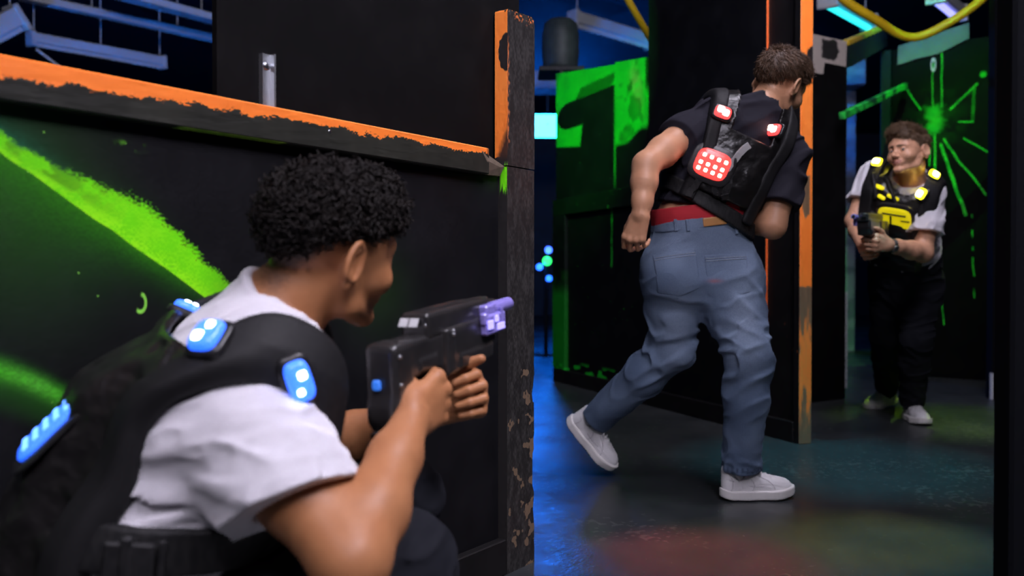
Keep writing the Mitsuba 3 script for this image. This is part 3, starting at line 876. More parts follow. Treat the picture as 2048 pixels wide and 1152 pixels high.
def hand_sdf(p, hd):
    d = None
    for pts, rs in hd['palm']:
        e = chain(p, pts, rs)
        d = e if d is None else smin(d, e, .016)
    t = chain(p, *hd['thumb'], k=.004)
    d = smin(d, t, .012)
    f = None
    for pts, rs in hd['fingers']:
        e = chain(p, pts, rs, .003)
        kn = sph(p, pts[0], rs[0] * 1.12)
        e = smin(e, kn, .006)
        f = e if f is None else smin(f, e, .0015)
    return smin(d, f, .007)


def ridge(p, along, fa, fc, seed=0.0):
    """Cloth folds running along a direction: from 0 to 1."""
    a = nrm(along)
    b = nrm(np.cross(a, [.3, .2, .93]))
    c = np.cross(a, b)
    q = p - p3((0, 0, 0))
    x, y, z = dr.dot(q, v3(a)) * fa, dr.dot(q, v3(b)) * fc, dr.dot(q, v3(c)) * fc
    w = noise(x * .9 + seed, y * .35, z * .35)
    n = noise(x + 3.1 * seed, y + 1.5 * w, z + 1.5 * w)
    return dr.exp(-dr.square((n - .5) / .13))


def bounds(*pts, pad=.12):
    a = np.vstack([np.reshape(q, (-1, 3)) for q in pts])
    return a.min(0) - pad, a.max(0) + pad


def at_pixel(mesh, x, y, r=5.0):
    """The nearest place of a mesh seen at a photograph pixel, and its normal."""
    v = np.asarray(mesh.vertices)
    e = v - [0, 0, CAMZ]
    ct, st = math.cos(TILT), math.sin(TILT)
    w = e[:, 1] * ct - e[:, 2] * st
    u = e[:, 1] * st + e[:, 2] * ct
    X, Y = 1024 + FPX * e[:, 0] / w, 576 - FPX * u / w
    dd = np.hypot(X - x, Y - y)
    if dd.min() > r:
        k = dd.argmin()
    else:
        ok = np.nonzero(dd < r)[0]
        k = ok[w[ok].argmin()]
    return v[k], mesh.vertex_normals[k]


def dome(c, n, along, w, l, h, flat=.6):
    """A rounded lens or its housing lying on a surface at c: normal n, l long along, w wide, h high."""
    n = nrm(n)
    a = nrm(along - n * (along @ n))
    b = np.cross(n, a)
    xs, ys = np.meshgrid(np.linspace(-1, 1, 15), np.linspace(-1, 1, 15))
    pts = []
    for k, (s, z) in enumerate(((1, 0.), (1, .45), (.93, .75), (.78, .93), (.5, 1.0))):
        t = np.linspace(0, 2 * np.pi, 28, endpoint=False)
        e = 2 / 3.6
        cx, sx = np.sign(np.cos(t)) * np.abs(np.cos(t)) ** e, np.sign(np.sin(t)) * np.abs(np.sin(t)) ** e
        pts.append(c + s * (cx[:, None] * a * l / 2 + sx[:, None] * b * w / 2) + n * h * z)
    pts.append(np.array([c - n * .004]))
    return trimesh.convex.convex_hull(np.vstack(pts))


def shoe(parent, ankle, R, s=1.0, mats=('shoe_white', 'sole_white', 'lace_white'), sole_z=None, label=None, sock=True, h=.0035):
    """A low white sneaker. R rows: right, toe, up; ankle: joint. Its sole lies .085 s below the ankle."""
    C = np.asarray(ankle, float)

    def outline(q, g):
        # footprint: heel circle, waist, ball, toe
        a = cap(mi.Point3f(q.x, q.y, 0), (0, -.040, 0), (.002, .02, 0), .031 + g, .034 + g)
        b = cap(mi.Point3f(q.x, q.y, 0), (.002, .02, 0), (.004, .125, 0), .034 + g, .046 + g)
        c = cap(mi.Point3f(q.x, q.y, 0), (.004, .125, 0), (-.001, .160, 0), .046 + g, .041 + g)
        return smin(smin(a, b, .02), c, .02)

    def sole(p):
        q = local(p, C, R, s)
        lift = .011 * dr.square(dr.maximum(q.y - .09, 0) / .11) + .010 * dr.square(dr.maximum(-q.y - .03, 0) / .045)
        z = q.z + .085 - lift
        rib = .0012 * smoothstep(.4, .6, noise(z * 420, 1, 1)) * 0
        return smax(outline(q, .004), dr.abs(z - .016) - .016, .005) * s

    def upper(p):
        q = local(p, C, R, s)
        z = q.z + .085
        body = smin(cap(q, (0, -.030, -.030), (0, .03, -.026), .036, .040), cap(q, (0, .03, -.026), (.003, .135, -.052), .040, .036), .03)
        body = smin(body, cap(q, (.003, .10, -.052), (.0, .160, -.056), .042, .037), .02)
        body = smin(body, cap(q, (0, -.042, -.03), (0, -.046, .014), .031, .027), .02)
        d = smax(body, outline(q, -.001), .008)
        d = smax(d, -(z - .026), .002)
        # the opening round the ankle
        d = smax(d, -cap(q, (0, -.006, -.004), (0, -.020, .12), .031, .034), .004)
        d = smin(d, smax(ell(q, (0, .030, .006), (.019, .030, .030)), -(q.z + .02), .004), .008)
        d = smax(d, q.z - .036, .006)
        # raised overlays: heel counter, toe cap seam, side panels
        seam = dr.minimum(dr.abs(q.y - .112 - .25 * q.z), dr.abs(q.y + .010 + .3 * (q.z + .03)))
        seam = dr.minimum(seam, dr.abs(z - .046 - .10 * q.y + 2.5 * dr.square(q.y - .05)))
        return (d + .0016 * smoothstep(.0028, .0008, seam)) * s

    key = free(parent + '__shoe')
    tag(key, label)
    lo, hi = bounds(C + R[1] * .21 * s - R[2] * .09 * s, C - R[1] * .085 * s - R[2] * .09 * s, C + R[2] * .06 * s, C + R[0] * .02 * s, C - R[0] * .02 * s, pad=.055)
    add('upper', surface(upper, lo, hi, h), mats[0], key, smooth=True)
    add('sole', surface(sole, lo, hi, h), mats[1], key, smooth=True)
    W = lambda q: C + s * (R.T @ np.asarray(q, float))
    ls = []
    for i, y in enumerate((.035, .054, .073, .092, .110)):
        z = .0175 - .028 * (i / 4)
        pts = [W((-.020, y, z - .006)), W((-.010, y + .004, z + .001)), W((0, y + .005, z + .0035)), W((.010, y + .004, z + .001)), W((.020, y, z - .006))]
        ls.append(tube(spline(pts, 9), .0032 * s, 6))
    for sg in (-1, 1):
        pts = [W((0, .036, .004)), W((sg * .020, .044, .020)), W((sg * .036, .056, .016)), W((sg * .026, .060, .004)), W((sg * .004, .042, .004))]
        ls.append(tube(spline(pts, 16), .0026 * s, 6))
        ls.append(tube(spline([W((0, .036, .004)), W((sg * .020, .058, .000)), W((sg * .030, .076, -.014)), W((sg * .034, .086, -.028))], 10), .0024 * s, 6))
    add('laces', cat(*ls), mats[2], key, smooth=True)
    seams = []
    for line in (((-.045, .033), (-.040, .060), (-.052, .092)), ((.112, .034), (.106, .050), (.088, .066)), ((.016, .104), (.050, .086), (.092, .066)), ((-.060, .074), (-.015, .060), (.040, .048), (.082, .050)), ((.030, .033), (.036, .050), (.024, .074))):
        for sg in (-1, 1):
            yz = spline([(0, a, b - .085) for a, b in line], 12)
            ts = np.linspace(.01, .07, 61)
            pts = []
            for q in yz:
                d = evaluate(upper, np.array([W((sg * t, q[1], q[2])) for t in ts]))
                i = int(np.argmin(np.abs(d)))
                if abs(d[i]) < .004:
                    pts.append(W((sg * (ts[i] + .0002), q[1], q[2])))
            if len(pts) > 4:
                seams.append(tube(pts, .0010 * s, 5))
    if seams:
        add('seams', cat(*seams), 'seam_grey', key, smooth=True)
    if sock:
        add('sock', tube([W((0, -.012, -.02)), W((0, -.014, .02)), W((0, -.016, .07))], [.030 * s, .031 * s, .034 * s], 18), mats[0], key, smooth=True)
    return key


mat('shoe_white', (.78, .77, .78), .42, spec=.5)
mat('sole_white', (.74, .72, .70), .5, spec=.4)
mat('seam_grey', (.40, .38, .40), .6)
mat('lace_white', (.80, .79, .80), .8, spec=.2)
mat('black_nylon', proc(lambda p, n, uv: mix((.006, .006, .007), (.012, .0115, .0125), noise(p.x * 400, p.y * 400, p.z * 400))), .62, spec=.3)
mat('black_vinyl', proc(lambda p, n, uv: mix((.006, .0056, .006), (.012, .0108, .0108), fbm(p.x * 40, p.y * 40, p.z * 40, 2))), .34, spec=.5,
    bump=proc(lambda p, n, uv: fbm(p.x * 45, p.y * 45, p.z * 45, 3)), bscale=.0035)
mat('black_plastic', proc(lambda p, n, uv: mix((.012, .012, .013), (.022, .021, .022), noise(p.x * 90, p.y * 90, p.z * 90))), .30, spec=.5)
mat('black_trousers', proc(lambda p, n, uv: mix((.008, .009, .013), (.017, .018, .024), fbm(p.x * 30, p.y * 30, p.z * 30, 3))), .85, spec=.15)
mat('webbing', proc(lambda p, n, uv: mix((.008, .008, .009), (.014, .0135, .014), smoothstep(.4, .6, noise(p.x * 260, p.y * 260, p.z * 60)))), .6, spec=.35)


def cloth_mat(key, col, amt=.12, fine=520):
    dark = tuple(c * (1 - amt) for c in col)
    mat(key, proc(lambda p, n, uv: mix(dark, col, .55 * noise(p.x * fine, p.y * fine, p.z * fine) + .45 * fbm(p.x * 25, p.y * 25, p.z * 25, 2))), .9, spec=.15, sheen=.2)


def led(parent, c, n, along, w, l, lens, emit, hgt=.014, bezel='black_plastic', dots=None, core=(7, 9, 14)):
    """A lamp on a vest: a dark housing, a lens that glows, bright bulbs inside it."""
    k = free(parent + '__lamp')
    c = np.asarray(c, float)
    n = nrm(n)
    add('housing', dome(c - n * .004, n, along, w * 1.25, l * 1.2, hgt * .72), bezel, k, smooth=35)
    add('lens', dome(c + n * .002, n, along, w * .92, l * .92, hgt), lens, k, smooth=35, emit=emit, weight=.5)
    a = nrm(along - n * (along @ n))
    b = np.cross(n, a)
    bulbs = [dome(c + n * (.002 + hgt * .55) + a * l * u + b * w * t, n, a, w * r * 1.3, w * r * 1.3, hgt * .62) for (u, t, r) in (dots if dots is not None else ((-.14, .1, .26), (.20, -.12, .20)))]
    add('bulbs', cat(*bulbs), lens, k, smooth=35, emit=core)
    return k

# ------------------------------------------------------------------ the phaser, a toy of dark grey plastic with lamps
mat('phaser_grey', proc(lambda p, n, uv: mix((.013, .0125, .013), (.026, .024, .024), fbm(p.x * 30, p.y * 30, p.z * 30, 3))), .26, spec=.7, clearcoat=.6)
mat('phaser_dark', (.014, .0135, .014), .28, spec=.6)
mat('label_white', (.55, .55, .56), .5)
scene['m_lens_violet'] = {'type': 'twosided', 'bsdf': {'type': 'principled', 'base_color': {'type': 'rgb', 'value': [.26, .22, .62]}, 'roughness': .10, 'specular': .8, 'clearcoat': 1.0}}  # violet light in the clear lens is in the base colour
mat('lens_blue', (.05, .16, .55), .15, clearcoat=1.0)
mat('leather', (.085, .045, .028), .45)


def phaser(O, R, label, s=.92, lamp_emit=(.01, .10, .45), rear_lamp=True, h=.0026, group=None, cable_to=None):
    """R rows: aim, left, up. O: top middle of the rear face. 0.37 m long."""
    k = thing('phaser', label, 'toy gun')
    O = np.asarray(O, float)
    W = lambda q: O + s * (R.T @ np.asarray(q, float))

    def stock(p):
        q = local(p, O, R, s)
        d = rbox(q, (.030, 0, -.066), (.030, .029, .066), .012)
        d = smin(d, rbox(q, (.026, 0, -.120), (.024, .024, .028), .010), .02)
        d = smax(d, plane(q, (.062, 0, -.10), (.95, 0, -.30)), .006)
        d = smax(d, plane(q, (-.004, 0, -.125), (-.8, 0, -.6)), .010)
        d = smax(d, plane(q, (0, 0, 0), (-.97, 0, .25)), .008)
        rim = dr.abs(q.x - .012) - .0012
        return d + .0012 * smoothstep(.0014, .0004, dr.abs(q.x - .016))

    def hull(p):
        q = local(p, O, R, s)
        d = rbox(q, (.120, 0, -.034), (.085, .026, .032), .010)
        d = smin(d, rbox(q, (.262, 0, -.040), (.100, .033, .043), .012), .004)
        d = smax(d, plane(q, (.36, 0, -.045), (.80, 0, -.60)), .010)
        d = smax(d, plane(q, (.20, 0, -.085), (.05, 0, -1)), .006)
        d = smin(d, smax(rbox(q, (.172, 0, -.036), (.016, .037, .043), .008), plane(q, (.17, 0, 0), (0, .0, 1.0)), .003), .002)
        for y in (-1, 1):
            d = smin(d, rbox(q, (.105, y * .0265, -.046), (.030, .003, .010), .0025), .003)
            d = smin(d, rbox(q, (.27, y * .0335, -.062), (.065, .003, .012), .0028), .003)
        d = d + .0011 * smoothstep(.0013, .0004, dr.abs(q.x - .215)) + .0011 * smoothstep(.0013, .0004, dr.abs(q.x - .288 - .3 * q.z))
        return d

    def top(p):
        q = local(p, O, R, s)
        d = rbox(q, (.245, 0, .012), (.135, .027, .022), .007)
        d = smax(d, plane(q, (.112, 0, .034), (-.80, 0, .60)), .003)
        d = smax(d, plane(q, (.30, 0, .0345), (.10, 0, 1)), .006)
        for y in (-1, 1):
            d = smax(d, plane(q, (.2, y * .022, .034), (0, y * .72, .70)), .003)
        d = smax(d, -rbox(q, (.235, 0, .036), (.050, .014, .004), .002), .002)
        d = smin(d, rbox(q, (.372, .008, .018), (.020, .012, .012), .005), .004)
        return d

    def grip(p):
        q = local(p, O, R, s)
        d = chain(q, [(.135, 0, -.060), (.122, 0, -.105), (.108, 0, -.160)], [.0165, .0165, .0175], .01)
        return smax(d, -(q.z + .172), .004)

    lo, hi = bounds(W((0, 0, .05)), W((0, 0, -.17)), W((.40, 0, .05)), W((.40, 0, -.10)), pad=.06)
    add('stock', surface(stock, lo, hi, h), 'phaser_grey', k, smooth=True)
    add('hull', surface(hull, lo, hi, h), 'phaser_grey', k, smooth=True)
    add('top_box', surface(top, lo, hi, h), 'phaser_grey', k, smooth=True)
    add('grip', surface(grip, lo, hi, h), 'phaser_dark', k, smooth=True)
    # the hand guard: a curved bar from the stock's foot to the hull
    g = spline([W((.050, -.004, -.128)), W((.085, -.006, -.108)), W((.125, -.010, -.086)), W((.165, -.012, -.074)), W((.225, -.012, -.082)), W((.270, -.008, -.078))], 24)
    add('hand_guard', tube(g, .0065, 10), 'leather', k, smooth=True, label='brown curved hand guard')
    add('hand_guard', tube(spline([W((.050, .004, -.118)), W((.08, .010, -.090)), W((.105, .012, -.066))], 12), .006, 10), 'leather', k, smooth=True, label='brown curved hand guard')
    # front lens cluster
    Mb = np.eye(4)
    Mb[:3, :3], Mb[:3, 3] = R.T * s, O
    pr = add('lens_block', cat(bbox([.290, -.047, -.032], [.372, -.030, .006], Mb, .006), bbox([.300, -.042, .002], [.340, -.024, .022], Mb, .003), bbox([.285, -.046, -.012], [.30, -.034, .010], Mb, .003), bbox([.352, -.0465, -.014], [.362, -.044, .014], Mb, .001)), 'lens_violet', k, label='clear lens block glowing violet')
    for q, hh in (((.30, -.049, -.012), (.010, .002, .008)), ((.345, -.0485, -.020), (.014, .002, .006)), ((.328, -.0485, -.004), (.006, .002, .006))):
        add('lens_glow', bbox(np.array(q) - hh, np.array(q) + hh, Mb, .0015), 'lens_violet', k, emit=(.45, .40, 1.1))  # glowing boxes stand in for the lilac highlights in the lens
    cyl = trimesh.creation.cylinder(.0125, .085, sections=24)
    cyl.apply_transform(Mb @ np.array([[0, 0, 1, .378], [0, 1, 0, -.030], [-1, 0, 0, .012], [0, 0, 0, 1.0]]))
    add('barrel', cyl, 'lens_violet', k, smooth=40)
    cyl = trimesh.creation.cylinder(.0085, .004, sections=20)
    cyl.apply_transform(Mb @ np.array([[0, 0, 1, .4215], [0, 1, 0, -.030], [-1, 0, 0, .012], [0, 0, 0, 1.0]]))
    add('muzzle', cyl, 'phaser_dark', k)
    # white stickers, buttons, screws
    a = np.array([[.6, 0, .8, .1070], [0, 1, 0, 0], [-.8, 0, .6, .0165], [0, 0, 0, 1]])
    a[:3, :3] = np.array([[.60, 0, -.80], [0, 1, 0], [.80, 0, .60]])
    for y in (-.003, .016):
        add('sticker', bbox([-.008, y - .008, .0035], [.008, y + .008, .0048], Mb @ a, .0004), 'label_white', k)
    for q in ((.012, -.0296, -.020), (.012, -.0296, -.064), (.176, -.0376, -.010), (.176, -.0376, -.004)):
        m = trimesh.creation.icosphere(2, .0032)
        m.apply_translation(W(q))
        add('screw', m, 'steel', k, smooth=True)
    for q in ((.112, -.020, .014), (.114, -.021, -.001)):
        m = trimesh.creation.icosphere(2, .0030)
        m.apply_translation(W(q))
        add('screw', m, 'steel', k, smooth=True)
    if rear_lamp:
        add('rear_lamp', dome(W((-.0035, .004, -.062)), -R[0], R[2], .013, .015, .005), 'lens_blue', k, smooth=35, emit=lamp_emit, label='round blue rear lamp')
    if cable_to is not None:
        pth = spline([W((.035, 0, -.142))] + [np.asarray(q, float) for q in cable_to], 170)
        t = np.gradient(pth, axis=0)
        t /= np.linalg.norm(t, axis=1, keepdims=True)
        a = np.cross(t, [.3, .9, .1])
        a /= np.linalg.norm(a, axis=1, keepdims=True)
        b = np.cross(t, a)
        ph = np.arange(len(pth)) * .78
        add('coiled_cable', tube(pth + .0075 * (np.cos(ph)[:, None] * a + np.sin(ph)[:, None] * b), .0032, 6), 'black_plastic', k, smooth=True, label='coiled black cable')
    return k

# ------------------------------------------------------------------ the crouching player
def skin_mat(key, base, spots):
    """Skin with a little mottling; spots: (centre, radii, colour, amount, softness) for lips, brows, stubble, irises."""
    def f(p, n, uv):
        m = fbm(p.x * 38, p.y * 38, p.z * 38, 3)
        c = mix(tuple(b * k for b, k in zip(base, (.93, .86, .82))), tuple(b * k for b, k in zip(base, (1.05, 1.06, 1.06))), m)
        for fn, col, e0, e1, amt in spots:
            d = fn(p)
            c = mix(c, col, smoothstep(e1, e0, d) * amt)
        return c
    mat(key, proc(f), .46, spec=.4, sheen=.1)


def player1():
    k = thing('person', 'crouching man in white T-shirt and black vest with blue lamps, aiming a toy gun', 'person')
    # joints
    pel, waist, chest, upch, nb = P(262, 1240, 1.27), P(296, 1080, 1.275), P(436, 858, 1.29), P(497, 737, 1.325), P(552, 628, 1.36)
    side = nrm([.47, -.88, -.06])
    fwd = nrm([.88, .47, 0])
    HC, HR = P(655, 517, 1.375), yaw_pitch_roll(41, -3, 12)
    S, E, Wr = P(486, 836, 1.195), P(702, 1122, 1.065), P(822, 840, 1.27)
    SL, EL, WL = P(566, 700, 1.50), P(632, 902, 1.60), P(866, 816, 1.49)
    hR, hL = pel + side * .09, pel - side * .09
    kR, kL = P(800, 1135, 1.29), P(792, 1000, 1.55)
    aR, aL = np.array([-.37, 1.13, .095]), np.array([-.43, 1.46, .095])
    TP = [pel, waist, chest, upch, nb]
    tw, td = [.165, .148, .168, .138, .070], [.118, .108, .114, .084, .064]

    def trunk(p, g):
        d = loft(p, TP, side, [w + g for w in tw], [t + g for t in td], .05)
        sh = smin(cap(p, upch + side * .07 + fwd * .0, S + (upch - S) * .15, .075 + g, .062 + g), cap(p, upch - side * .07, SL + (upch - SL) * .15, .075 + g, .062 + g), .03)
        trap = smin(cap(p, nb, S + (nb - S) * .35, .050 + g, .038 + g), cap(p, nb, SL + (nb - SL) * .35, .050 + g, .038 + g), .03)
        return smin(smin(d, sh, .05), trap, .04)

    sk = HC + HR.T @ [0, -.035, -.045]
    knuck = P(886, 790, 1.347)
    F = nrm(knuck - Wr)
    Tu = nrm(np.array([-.12, -.05, 1]))
    Tu = nrm(Tu - F * (Tu @ F))
    handR = hand_parts(Wr, F, np.cross(F, Tu), True, ((48, 60, 30), (70, 80, 40), (74, 80, 40), (60, 75, 30)), 1.0, thumb=((.80, .42, -.50), (.90, .05, -.42), (.92, -.12, -.35)))
    FL = nrm(P(927, 795, 1.488) - WL)
    TL = nrm(np.array([-.15, .1, 1.0]))
    TL = nrm(TL - FL * (TL @ FL))
    handL = hand_parts(WL, FL, -np.cross(FL, TL), False, ((78, 60, 30), (78, 64, 30), (78, 66, 30), (80, 62, 30)), .94, thumb=((.8, .45, -.35), (.9, .2, -.3), (.95, .0, -.3)), splay=(3, 0, -3, -7))

    def arms2(p, g=0.0):
        u = S + (E - S) * .55
        d = chain(p, [S, u, E], [.056 + g, .053 + g, .043 + g], .02)
        f1, f2 = E + (Wr - E) * .32, E + (Wr - E) * .7
        sag = nrm(np.cross(E - S, Wr - E))
        d = smin(d, chain(p, [E, f1, f2, Wr], [.043 + g, .0445 + g, .034 + g, .0255 + g], .02), .025)
        e = chain(p, [SL, EL], [.058 + g, .043 + g], .02)
        e = smin(e, chain(p, [EL, EL + (WL - EL) * .33, WL], [.042 + g, .043 + g, .026 + g], .02), .025)
        return d, e

    def body(p):
        d = trunk(p, -.010)
        d = smin(d, chain(p, [nb - (sk - nb) * .2, nb + (sk - nb) * .5, sk], [.062, .0565, .058], .02), .03)
        d = smin(d, head_sdf(local(p, HC, HR, 1.02)) * 1.02, .018)
        d = smin(d, dr.minimum(*arms2(p)), .03)
        d = smin(d, hand_sdf(p, handR), .012)
        d = smin(d, hand_sdf(p, handL), .012)
        for a, b, c in ((hR, kR, aR), (hL, kL, aL)):
            d = smin(d, chain(p, [a, b, c], [.080, .050, .036], .02), .03)
        return d

    # hair fades into the skin low on the head
    def fade(p):
        q = local(p, HC, HR, 1.02)
        line = .036 + .030 * smoothstep(-.02, .05, q.y) - .075 * smoothstep(-.045, -.10, q.y)
        g = noise(p.x * 900, p.y * 900, p.z * 900)
        out = line - q.z + (g - .5) * .022 + smoothstep(.055, .075, q.y) * .2 + smoothstep(-.095, -.11, q.z) * .0
        ear = smoothstep(.082, .090, dr.abs(q.x))
        return out + .3 * ear
    lip = lambda p: dr.norm(local(p, HC, HR, 1.02) - p3((0, .097, -.058)))
    brow = lambda p: cap(mi.Point3f(dr.abs(local(p, HC, HR, 1.02).x), local(p, HC, HR, 1.02).y, local(p, HC, HR, 1.02).z), (.014, .098, .031), (.048, .082, .034), .0)
    skin_mat('skin_tan', (.42, .182, .080), [(fade, (.022, .015, .012), -.018, .022, .93), (lip, (.45, .17, .12), .018, .026, .6), (brow, (.02, .014, .012), .003, .006, .9)])
    lo, hi = bounds(HC + [0, 0, .14], HC, pel, S, E, Wr, knuck + [.06, .05, 0], kR, kL, aR - [0, 0, .05], aL, SL, pad=.13)
    bm = surface(body, lo, hi, .0028)
    add('body', bm, 'skin_tan', k, smooth=True)

    # T-shirt
    hem = P(583, 1014, 1.115)
    sax = nrm(hem - S)
    hemn = nrm([.40, -.35, -.85])
    hemL = SL + (EL - SL) * .6
    nd = nrm(sk - nb)

    def shirt_full(p):
        d = trunk(p, .010)
        d = smin(d, chain(p, [S + (upch - S) * .1, S + (hem - S) * .5, hem + sax * .05], [.074, .079, .084], .03), .035)
        return smin(d, chain(p, [SL, hemL + (EL - SL) * .15], [.070, .080], .03), .035)

    def shirt(p):
        near = smoothstep(.17, .07, dr.norm(p - p3(hem)))
        fine = ridge(p, [.8, .3, .25], 9, 40, 5.0) * .0025
        tr = trunk(p, .010) - ridge(p, P(560, 900, 1.2) - P(240, 985, 1.2), 4.0, 24, 2.0) * .008 * smoothstep(.70, .52, p.z) - fine + .005
        aR_, aL_ = arms2(p, .004)
        cut, cutL = dr.dot(p - p3(hem), v3(hemn)), dr.dot(p - p3(hemL), v3(nrm(EL - SL)))
        # the right sleeve: folds fan out from the armpit, a stitched hem band
        sl = chain(p, [S + (upch - S) * .1, S + (hem - S) * .5, hem + sax * .05], [.075, .085, .092], .03)
        sl = sl - ridge(p, P(640, 925, 1.1) - P(400, 905, 1.2), 5.0, 30, 1.0) * .008 * near - fine + .004
        arm_pl = dr.dot(p - p3(S), v3(nrm(sax * .8 + side * .6)))
        sl = sl + .0022 * smoothstep(.004, .001, dr.abs(arm_pl)) + smoothstep(.0036, .0, dr.abs(cut + .024)) * .0012
        sl = smax(smax(sl, cut, .004), -(aR_ + 4.0 * smoothstep(-.03, -.06, cut)), .003)
        s2 = chain(p, [SL, hemL + (EL - SL) * .15], [.070, .080], .03)
        s2 = smax(smax(s2, cutL, .004), -(aL_ + 4.0 * smoothstep(-.03, -.06, cutL)), .003)
        d = smin(smin(tr, sl, .03), s2, .03)
        rad = dr.norm((p - p3(nb)) - v3(nd) * dr.dot(p - p3(nb), v3(nd)))
        d = smax(d, dr.dot(p - p3(nb + nd * .020), v3(nd)) - 4.0 * smoothstep(.082, .10, rad), .006)
        d = smax(d, -cap(p, nb - nd * .02, nb + nd * .10, .0655, .0655), .004)
        ring = dr.sqrt(dr.square(rad - .0715) + dr.square(dr.dot(p - p3(nb), v3(nd)) - .017)) - .0085
        d = smin(d, ring, .006)
        return smax(d - .012 * smoothstep(.08, -.02, dr.dot(p - p3(pel), v3(nrm(waist - pel)))), -dr.dot(p - p3(pel - [0, 0, .05]), v3([.2, .1, 1])), .01)
    cloth_mat('shirt_white', (.64, .62, .66), .05)
    lo, hi = bounds(pel, nb, S, hem, SL, hemL, pad=.15)
    sm = surface(shirt, lo, hi, .0036)
    add('t_shirt', sm, 'shirt_white', k, smooth=True, label='white T-shirt')

    # trousers and shoes
    def trousers(p):
        d = loft(p, [pel - [0, 0, .06], pel + (waist - pel) * .02], side, [.160, .155], [.118, .105])
        for a, b, c in ((hR, kR, aR), (hL, kL, aL)):
            d = smin(d, chain(p, [a, b, c + (b - c) * .08], [.102, .074, .060], .03), .04)
        return smax(d - .006 * ridge(p, [.3, .8, .5], 9, 30, 3.0), -(p.z - .085), .005)
    lo, hi = bounds(pel, hR, kR, kL, aR, aL, pad=.15)
    add('trousers', surface(trousers, lo, hi, .006), 'black_trousers', k, smooth=True, label='black trousers')
    for a in (aR, aL):
        shoe(k, a, yaw_pitch_roll(60), 1.0, h=.005)

    # vest
    zt = nrm(upch - waist)
    st = nrm(side - zt * (side @ zt))
    ft = np.cross(zt, st)
    ft = ft if ft @ fwd > 0 else -ft
    cfr = np.array([st, ft, zt])

    def vest_parts(p):
        base = shirt_base(p)
        q = local(p, upch, cfr)
        return base, q

    def shirt_base(p):
        return smin(trunk(p, .012), chain(p, [S + (upch - S) * .3, S], [.072, .068], .03), .03)

    def vest(p):
        base = shirt_base(p)
        q = local(p, upch, cfr)
        back = smoothstep(.0, -.05, q.y)
        puff = .042 * back * smoothstep(.115, .05, dr.abs(q.x)) * smoothstep(.0, -.14, q.z) + .006 * smoothstep(.35, .65, noise(p.x * 26, p.y * 26, p.z * 26))
        d = smax(base - .016 - puff, -(base - .002), .003)
        W = .130 + .030 * smoothstep(-.13, .03, q.z)
        d = smax(d, dr.abs(q.x) - W, .006)
        d = smax(d, -(q.z + .34 + .03 * back), .01)
        d = smax(d, q.z + .005 - .03 * smoothstep(.0, -.10, q.x), .01)
        hole = cap(p, nb + nd * .05, nb - nd * .03 + ft * .05 - zt * .03, .126, .120)
        d = smax(d, dr.dot(p - p3(nb - nd * .012), v3(nd)) - 4.0 * smoothstep(.085, .115, dr.norm((p - p3(nb)) - v3(nd) * dr.dot(p - p3(nb), v3(nd)))), .006)
        return smax(d, -hole, .006)

    def binding(p):
        base = shirt_base(p)
        q = local(p, upch, cfr)
        W = .134 + .050 * smoothstep(-.13, .03, q.z)
        d = smax(dr.abs(base - .010) - .013, dr.abs(q.x - (W - .006)) - .026, .012)
        d = smax(d, -(q.z + .36), .01)
        hole = cap(p, nb + nd * .05, nb - nd * .03 + ft * .05 - zt * .03, .112, .106)
        d = smax(d, dr.dot(p - p3(nb - nd * .006), v3(nd)) - 4.0 * smoothstep(.085, .115, dr.norm((p - p3(nb)) - v3(nd) * dr.dot(p - p3(nb), v3(nd)))), .006)
        return smax(d, -hole, .006)

    def binding2(p):
        base = shirt_base(p)
        q = local(p, upch, cfr)
        W = .134 + .030 * smoothstep(-.13, .03, q.z)
        d = smax(dr.abs(base - .010) - .013, dr.abs(q.x + (W - .006)) - .029, .012)
        d = smax(d, -(q.z + .36), .01)
        hole = cap(p, nb + nd * .05, nb - nd * .03 + ft * .05 - zt * .03, .112, .106)
        d = smax(d, dr.dot(p - p3(nb - nd * .006), v3(nd)) - 4.0 * smoothstep(.085, .115, dr.norm((p - p3(nb)) - v3(nd) * dr.dot(p - p3(nb), v3(nd)))), .006)
        return smax(d, -hole, .006)

    bc = P(302, 1022, 1.275)
    bn = nrm(np.array([.10, .0, 1.0]))

    def belt(p):
        base = trunk(p, .014)
        t = dr.dot(p - p3(bc), v3(bn))
        sag = .010 * noise(p.x * 12, p.y * 12, 1)
        return smax(smax(base - .010, -(base + .004), .002), dr.abs(t) - .030, .004)
    lo, hi = bounds(pel, nb + nd * .05, S, SL, pad=.2)
    v = k + '__vest'
    tag(v, 'black vest with blue lamps')
    vm = surface(vest, lo, hi, .004)
    add('panel', vm, 'black_vinyl', v, smooth=True)
    b1 = surface(binding, lo, hi, .004)
    add('binding', b1, 'black_nylon', v, smooth=True)
    add('binding', surface(binding2, lo, hi, .005), 'black_nylon', v, smooth=True)
    add('belt', surface(belt, lo, hi, .004), 'webbing', v, smooth=True)
    blue = (.03, .20, 1.9)
    mat('led_blue', (.10, .25, .8), .2)
    allv = trimesh.util.concatenate([vm, b1])
    for x, y, w, l, al, e in ((414, 672, .046, .052, (0, 0, 1), 1.0), (604, 762, .036, .060, (.4, 0, -1), 1.0), (398, 571, .034, .048, (1, 0, .2), 1.0)):
        c, n = at_pixel(allv, x, y, 10)
        led(v, c, n, al, w, l, 'led_blue', np.array(blue), .016)
    q = (vm.vertices - upch) @ cfr.T
    i = np.argmin(np.abs(q[:, 0] - .02) + np.abs(q[:, 2] + .185) + .6 * q[:, 1])
    c, n = vm.vertices[i], -ft * .95 + zt * .25
    led(v, c + nrm(n) * .002, n, zt, .085, .115, 'led_blue', (.02, .16, 1.5), .010, dots=[(u, t, .09) for u in (-.3, -.15, 0, .15, .3) for t in (-.25, 0, .25)], core=(.3, .8, 3.0))
